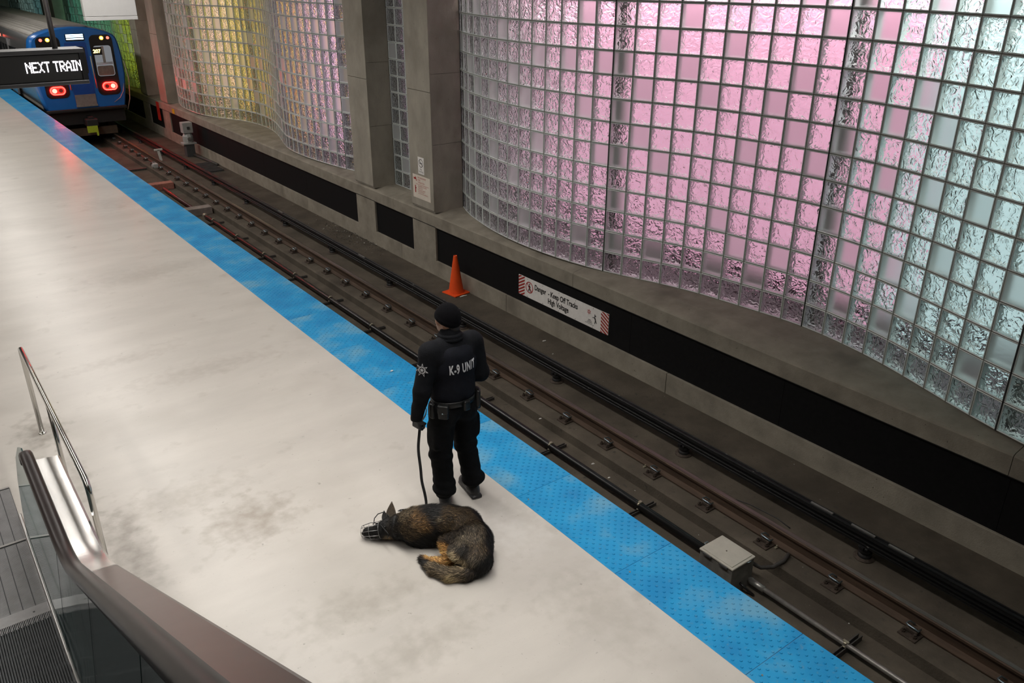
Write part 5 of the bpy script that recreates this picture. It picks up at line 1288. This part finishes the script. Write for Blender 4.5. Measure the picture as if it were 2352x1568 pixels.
def f_dog(P):
    ds = [cone(P, NK, CH1, .098, .135), cone(P, CH1, CH2, .135, .146), cone(P, CH2, BL, .146, .143), cone(P, BL, LN, .143, .142), cone(P, LN, HPp, .14, .135), cone(P, HPp, RP, .135, .112)]
    d = smin_all(ds, .03)
    d = smin(d, cone(P, SK, NK, .078, .092), .03)
    d = smin(d, smin_all([cone(P, SK, MZ0, .074, .062), cone(P, MZ0, MZ1, .058, .041), ell(P, SK + (0, 0, -.01), (.08, .08, .075))], .02), .02)
    th = smin(cone(P, HPp + (-.01, 0, .045), KN + (.02, 0, .02), .115, .062), ell(P, dv(1066, 1262, .165), (.12, .10, .085)), .04)
    d = smin(d, th, .022)
    leg = smin_all([cone(P, KN, HK, .052, .028), cone(P, HK, PW, .027, .024), ell(P, dv(975, 1284, .026), (.038, .034, .026)), cone(P, dv(972, 1281, .02), dv(966, 1283, .016), .016, .012), cone(P, dv(974, 1288, .02), dv(968, 1290, .016), .015, .012)], .014)
    d = smin(d, leg, .018)
    leg2 = smin_all([cone(P, dv(1040, 1272, .07), dv(1022, 1285, .03), .045, .028), cone(P, dv(1022, 1285, .03), dv(992, 1283, .025), .026, .022)], .015)
    d = smin(d, leg2, .015)
    fl = smin_all([cone(P, dv(962, 1226, .10), dv(1008, 1240, .06), .075, .045), cone(P, dv(1008, 1240, .06), dv(968, 1247, .035), .042, .034), cone(P, dv(968, 1247, .035), dv(940, 1243, .03), .034, .03)], .02)
    d = smin(d, fl, .02)
    tl = smin_all([cone(P, a, b, ra, rb) for a, b, ra, rb in zip(TAIL[:-1], TAIL[1:], (.052, .05, .05, .046), (.05, .05, .046, .026))], .015)
    d = smin(d, tl, .022)
    d = d + .004*vnoise(P, 34, 1) + .0025*vnoise(P, 80, 2)
    return np.maximum(d, -P[..., 2] + .002)
BLK_, DBR, TAN, SAB, GRT, LEG_, CRM = (.008, .0075, .007), (.028, .019, .011), (.17, .098, .038), (.085, .058, .031), (.17, .13, .08), (.50, .27, .09), (.42, .33, .20)
SEEDS = [(940, 1172, .2, GRT, .045), (930, 1190, .22, GRT, .035), (962, 1195, .28, TAN, .045), (955, 1210, .27, SAB, .04), (930, 1212, .2, SAB, .04), (940, 1232, .15, SAB, .04), (1000, 1203, .285, BLK_, .028), (985, 1185, .26, BLK_, .04),
         (1004, 1190, .28, GRT, .02), (994, 1212, .28, GRT, .016), (985, 1167, .2, BLK_, .05), (1020, 1163, .2, BLK_, .05), (1060, 1166, .2, BLK_, .05), (1092, 1185, .19, BLK_, .05), (1117, 1222, .16, BLK_, .045), (1130, 1265, .12, BLK_, .06), (1118, 1300, .1, BLK_, .06), (1100, 1312, .06, BLK_, .04),
         (1038, 1192, .28, (.062, .040, .018), .055), (1068, 1192, .27, (.055, .036, .017), .05), (1045, 1215, .28, DBR, .05), (1000, 1243, .07, BLK_, .05), (960, 1246, .06, BLK_, .05), (925, 1243, .05, BLK_, .04), (965, 1225, .22, DBR, .03), (978, 1222, .24, SAB, .02), (1012, 1236, .1, CRM, .02),
         (1058, 1235, .25, (.135, .11, .075), .04), (1085, 1232, .24, (.105, .082, .055), .04), (1040, 1250, .22, (.10, .083, .06), .03), (1098, 1262, .22, (.08, .057, .033), .04), (1066, 1266, .23, (.03, .025, .019), .035), (1085, 1285, .18, (.10, .08, .055), .03), (1048, 1282, .16, CRM, .028), (1062, 1292, .12, CRM, .025), (1080, 1302, .09, CRM, .018),
         (1026, 1268, .1, LEG_, .028), (1031, 1290, .055, LEG_, .03), (1005, 1289, .04, LEG_, .03), (985, 1282, .045, LEG_, .022), (978, 1294, .035, BLK_, .02), (1022, 1248, .12, BLK_, .022),
         (1050, 1318, .09, GRT, .045), (1015, 1312, .085, GRT, .04), (995, 1300, .08, GRT, .03), (1080, 1313, .08, DBR, .03), (974, 1292, .04, BLK_, .03), (1040, 1330, .04, (.40, .31, .16), .03),
         (850, 1222, .07, BLK_, .05), (872, 1215, .12, BLK_, .04), (893, 1208, .16, (.02, .015, .010), .04), (912, 1200, .18, BLK_, .03), (915, 1230, .1, BLK_, .04), (890, 1236, .05, (.24, .17, .09), .018), (880, 1205, .14, BLK_, .03), (905, 1215, .17, (.03, .022, .014), .04)]
SP = np.array([dv(a, b, c) for a, b, c, _, _ in SEEDS]); SC = np.array([c for *_, c, _ in SEEDS]); SS = np.array([s for *_, s in SEEDS])
def fur_col(P, rng):
    D = np.linalg.norm(P[:, None] - SP[None], axis=-1)/SS[None]; W = np.exp(-D**1.6) + 1e-7/(1 + D**4)
    W = W**1.5; C = (W[..., None]*SC[None]).sum(1)/W.sum(1)[:, None]
    lum = C.mean(1); return C*np.where(lum < .16, .72, 1.0)[:, None]
dbody = sdf_obj('body', f_dog, (-.62, -.68, -.02), (.52, .65, .36), .010, MT['fur'], dog, 1)
me = dbody.data; n = len(me.vertices); co = np.empty(n*3); me.vertices.foreach_get('co', co); co = co.reshape(-1, 3)
ca = me.color_attributes.new('fur', 'FLOAT_COLOR', 'POINT'); C = fur_col(co, RNG); C *= .6*(1 + .25*vnoise(co, 120, 4))[:, None]
ca.data.foreach_set('color', np.concatenate([np.clip(C, .004, 1), np.ones((n, 1))], 1).ravel())
# fur strands
nf = len(me.polygons); cen = np.empty(nf*3); nor = np.empty(nf*3); ar = np.empty(nf); me.polygons.foreach_get('center', cen); me.polygons.foreach_get('normal', nor); me.polygons.foreach_get('area', ar)
cen = cen.reshape(-1, 3); nor = nor.reshape(-1, 3)
NS = 70000; pick = RNG.choice(nf, NS, p=ar/ar.sum()); P0 = cen[pick] + RNG.normal(0, .004, (NS, 3)); Nn = nor[pick]
sp_ = np.array(SPINE); A = sp_[:-1]; B = sp_[1:]; AB = B - A
def flow(P):
    t = np.clip(((P[:, None] - A[None])*AB[None]).sum(-1)/(AB**2).sum(-1)[None], 0, 1); d = np.linalg.norm(P[:, None] - A[None] - t[..., None]*AB[None], axis=-1); k = d.argmin(1)
    kk = k + t[np.arange(len(P)), k]; f = AB[k]/np.linalg.norm(AB[k], axis=1)[:, None]; return f, kk
Fd, kk = flow(P0); Fd = Fd + RNG.normal(0, .28, Fd.shape) + np.array((0, 0, -.22)); Fd -= Nn*(Fd*Nn).sum(1)[:, None]; Fd /= np.linalg.norm(Fd, axis=1)[:, None] + 1e-9
Ln = np.interp(kk, [0, 1.2, 2, 3, 8, 9, 12], [.008, .014, .028, .032, .03, .042, .038])*RNG.uniform(.6, 1.25, NS)
legm = (np.linalg.norm(P0 - dv(1005, 1288, .03), axis=1) < .12) & (P0[:, 2] < .09) & (P0[:, 1] > dv(1005, 1300, .03)[1]); Ln[legm] *= .35
T1 = P0 + (Fd*.95 + Nn*.22)*Ln[:, None]; T1[:, 2] = np.maximum(T1[:, 2], .002)
Sd = np.cross(Fd, Nn); Sd += RNG.normal(0, .2, Sd.shape); wdt = RNG.uniform(.0011, .002, NS)[:, None]
V = np.stack([P0 - Sd*wdt - Nn*.002, P0 + Sd*wdt - Nn*.002, T1], 1).reshape(-1, 3)
fm_ = bpy.data.meshes.new('fur'); fm_.from_pydata(V.tolist(), [], np.arange(NS*3).reshape(-1, 3).tolist()); fm_.materials.append(MT['fur'])
Cs = fur_col(P0, RNG)*np.clip(RNG.lognormal(0, .55, NS), .2, 4.0)[:, None]; Cs *= np.where(RNG.random(NS) < .38, .28, 1.12)[:, None]; Cs = np.repeat(Cs, 3, 0)
Cs[2::3] *= 1.25
ca = fm_.color_attributes.new('fur', 'FLOAT_COLOR', 'POINT'); ca.data.foreach_set('color', np.concatenate([np.clip(Cs, .003, 1), np.ones((len(Cs), 1))], 1).ravel())
o = new_obj('fur', fm_, dog); tag(o, kind='stuff')
# ears: cupped leaf with thickness
mat('ear_fur', (.05, .035, .021), .7, var=.4, scale=60); mat('ear_dark', (.012, .011, .01), .7, var=.3, scale=60)
def ear(base, tip, width, facing, m, name='ear'):
    ax = tip - base; L_ = np.linalg.norm(ax); ax = ax/L_; fc = facing - ax*(facing @ ax); fc /= np.linalg.norm(fc); sd = np.cross(ax, fc); b = MB(); nu, nv = 9, 7; G = []
    for side in (0, 1):
        for i in range(nu):
            u = i/(nu - 1); wd = width*(1 - u**1.9)*(.75 + .55*u*(1 - u)*2) + .002
            for j in range(nv):
                v = -1 + 2*j/(nv - 1); cup = (1 - v*v)*(-.35*wd)*(1 - u*.6)
                G.append(base + ax*(u*L_) + sd*(v*wd) + fc*(cup - side*.009*(1 - .6*u)*(1 - .5*v*v)))
    k = nu*nv; fs = [(i*nv+j, i*nv+j+1, (i+1)*nv+j+1, (i+1)*nv+j) for i in range(nu-1) for j in range(nv-1)]
    fs2 = [tuple(k + q for q in f[::-1]) for f in fs]; rim = [i*nv for i in range(nu)] + [(nu-1)*nv + j for j in range(nv)] + [i*nv + nv-1 for i in range(nu-1, -1, -1)]
    fr = [(rim[i], rim[i+1], k + rim[i+1], k + rim[i]) for i in range(len(rim)-1)]
    b.add(G, fs + fs2 + fr, 0, True); return b.build(name, MT[m], dog)
toc = np.array((-2.72, -4.5, 4.0)); toc = toc/np.linalg.norm(toc)
ear(dv(897, 1193, .13), dv(900, 1151, .235), .043, toc, 'ear_fur')
ear(dv(884, 1194, .135), dv(882, 1172, .19), .024, toc, 'ear_dark')
MB().lathe([(.001, .016), (.013, .012), (.018, 0), (.012, -.012), (.001, -.014)], 14, c=tuple(MZ1 + (-.033, .008, .004))).build('nose', MT['nose_black'], dog)
MB().lathe([(.001, .007), (.006, .005), (.008, 0), (.005, -.006), (.001, -.007)], 10, c=tuple(dv(884, 1210, .148))).build('eye', MT['nose_black'], dog)
# collar
def ring_pts(c, ax, r, n=24, sq=1.0):
    ax = _n(np.array(ax)); u = _n(np.cross(ax, (0, 0, 1))); v = np.cross(u, ax); return [c + u*r*math.cos(2*math.pi*k/n) + v*r*sq*math.sin(2*math.pi*k/n) for k in range(n)]
axc = CH1 - SK; axn = _n(axc)
b = MB(); rows = [(-.019, .098), (-.021, .103), (0, .1045), (.021, .103), (.019, .098)]; n_ = 28; vs = []
for off_, r in rows: vs += ring_pts(NK - axn*.012 + axn*off_, axc, r, n_)
vs = [(p[0], p[1], max(.004, p[2])) for p in vs]
b.add(vs, [(i*n_+j, i*n_+(j+1) % n_, (i+1)*n_+(j+1) % n_, (i+1)*n_+j) for i in range(4) for j in range(n_)], 0, True); col_o = b.build('collar', MT['leather_black'], dog)
MB().tube([tuple(p) for p in ring_pts(NK + np.array((.052, .062, .083)), (1, 0, 0), .016, 14)], .003, 6, closed=True).build('ring', MT['muzzle_wire'], col_o)
# wire muzzle
mz = MZ1 - MZ0; mzn = _n(mz); b = MB(); M0 = MZ0 - mzn*.005; M1 = MZ1 + mzn*.05
u = _n(np.cross(mzn, (0, 0, 1))); v = np.cross(u, mzn)
def mring(t, r): return [M0 + (M1 - M0)*t + u*r*math.cos(2*math.pi*k/20) + v*r*.95*math.sin(2*math.pi*k/20) + np.array((0, 0, .012)) for k in range(20)]
mzl = empty('wire_muzzle'); mzl.parent = dog
for t, r in ((0, .074), (.5, .07), (.93, .054)): MB().tube([(p[0], p[1], max(.006, p[2])) for p in mring(t, r)], .0019, 6, closed=True).build('wire_ring', MT['muzzle_wire'], mzl)
for k in range(10):
    a = 2*math.pi*k/10
    P = [M0 + (M1 - M0)*t + (u*math.cos(a) + v*.95*math.sin(a))*r + np.array((0, 0, .012)) for t, r in ((0, .074), (.5, .07), (.93, .054), (1.0, .03))]
    MB().tube([(p[0], p[1], max(.006, p[2])) for p in P], .0018, 6).build('wire_bar', MT['muzzle_wire'], mzl)
MB().tube([tuple(dv(858, 1204, .12)), tuple(dv(860, 1190, .14)), tuple(dv(868, 1180, .155)), tuple(dv(880, 1176, .16)), tuple(dv(890, 1180, .16)), tuple(dv(897, 1192, .15))], .004, 6).build('muzzle_strap', MT['leather_black'], mzl)
MB().tube([tuple(dv(860, 1200, .13)), tuple(dv(872, 1203, .14)), tuple(dv(884, 1216, .155)), tuple(dv(892, 1226, .15)), tuple(dv(890, 1236, .11))], .0045, 6).build('muzzle_strap', MT['leather_black'], mzl)
# claws
for px, py in ((967, 1282), (968, 1286), (968, 1291)):
    a = dv(px + 1, py, .016); c = dv(px - 3, py + 1, .006); MB().tube([tuple(a), tuple((a + c)/2 + (0, 0, .003)), tuple(c)], [.004, .003, .001], 6).build('claw', MT['nose_black'], dog)

# ------------------------------------------------------------------ leash: flat webbing from the gloved hand to the collar
gw = MP @ Vector(GRIP)
path = [gw + Vector((.02, .05, .07)), gw + Vector((0, 0, .02)), gw - Vector((0, 0, .03))]
for px, py, z in ((961, 1030, .60), (966, 1075, .44), (969, 1105, .33), (976, 1135, .22), (979, 1155, .12), (976, 1163, .07)): path.append(PZ(px, py, z))
path += [PZ(958, 1170, .07), Vector(NK + np.array((.055, .10, .075))) + DO, Vector(NK + np.array((.052, .068, .09))) + DO]
def ribbon(pts, wd, th, name, m, tw):
    P = []
    pts = [Vector(p) for p in pts]
    for i in range(len(pts) - 1):
        p0, p1, p2, p3 = pts[max(i-1, 0)], pts[i], pts[i+1], pts[min(i+2, len(pts)-1)]
        for k in range(8):
            t = k/8; P.append(.5*((2*p1) + (p2-p0)*t + (2*p0-5*p1+4*p2-p3)*t*t + (3*p1-p0-3*p2+p3)*t**3))
    P.append(pts[-1]); n = len(P); b = MB(); vs = []
    for i, p in enumerate(P):
        d = (P[min(i+1, n-1)] - P[max(i-1, 0)]).normalized(); a = tw(i/(n-1)); s = Vector((math.cos(a), math.sin(a), 0)); s = (s - d*s.dot(d)).normalized(); q = d.cross(s)
        vs += [p + s*wd + q*th, p - s*wd + q*th, p - s*wd - q*th, p + s*wd - q*th]
    b.add(vs, [(i*4+j, i*4+(j+1) % 4, (i+1)*4+(j+1) % 4, (i+1)*4+j) for i in range(n-1) for j in range(4)] + [(0, 1, 2, 3), (4*n-4, 4*n-3, 4*n-2, 4*n-1)]); return b.build(name, MT[m])
lo_ = ribbon(path, .0115, .0012, 'leash', 'leash_web', lambda t: -.35 + 1.0*(t - .4)); tag(lo_, 'black webbing leash hanging from the gloved hand to the dog', 'leash')
lp = ribbon([gw + Vector((.01, .03, .06)), gw + Vector((.04, .05, .10)), gw + Vector((.09, .04, .12)), gw + Vector((.07, .02, .07)), gw + Vector((.01, .0, .03))], .012, .0012, 'leash_loop', 'leash_web', lambda t: 1.2)
lp.parent = lo_
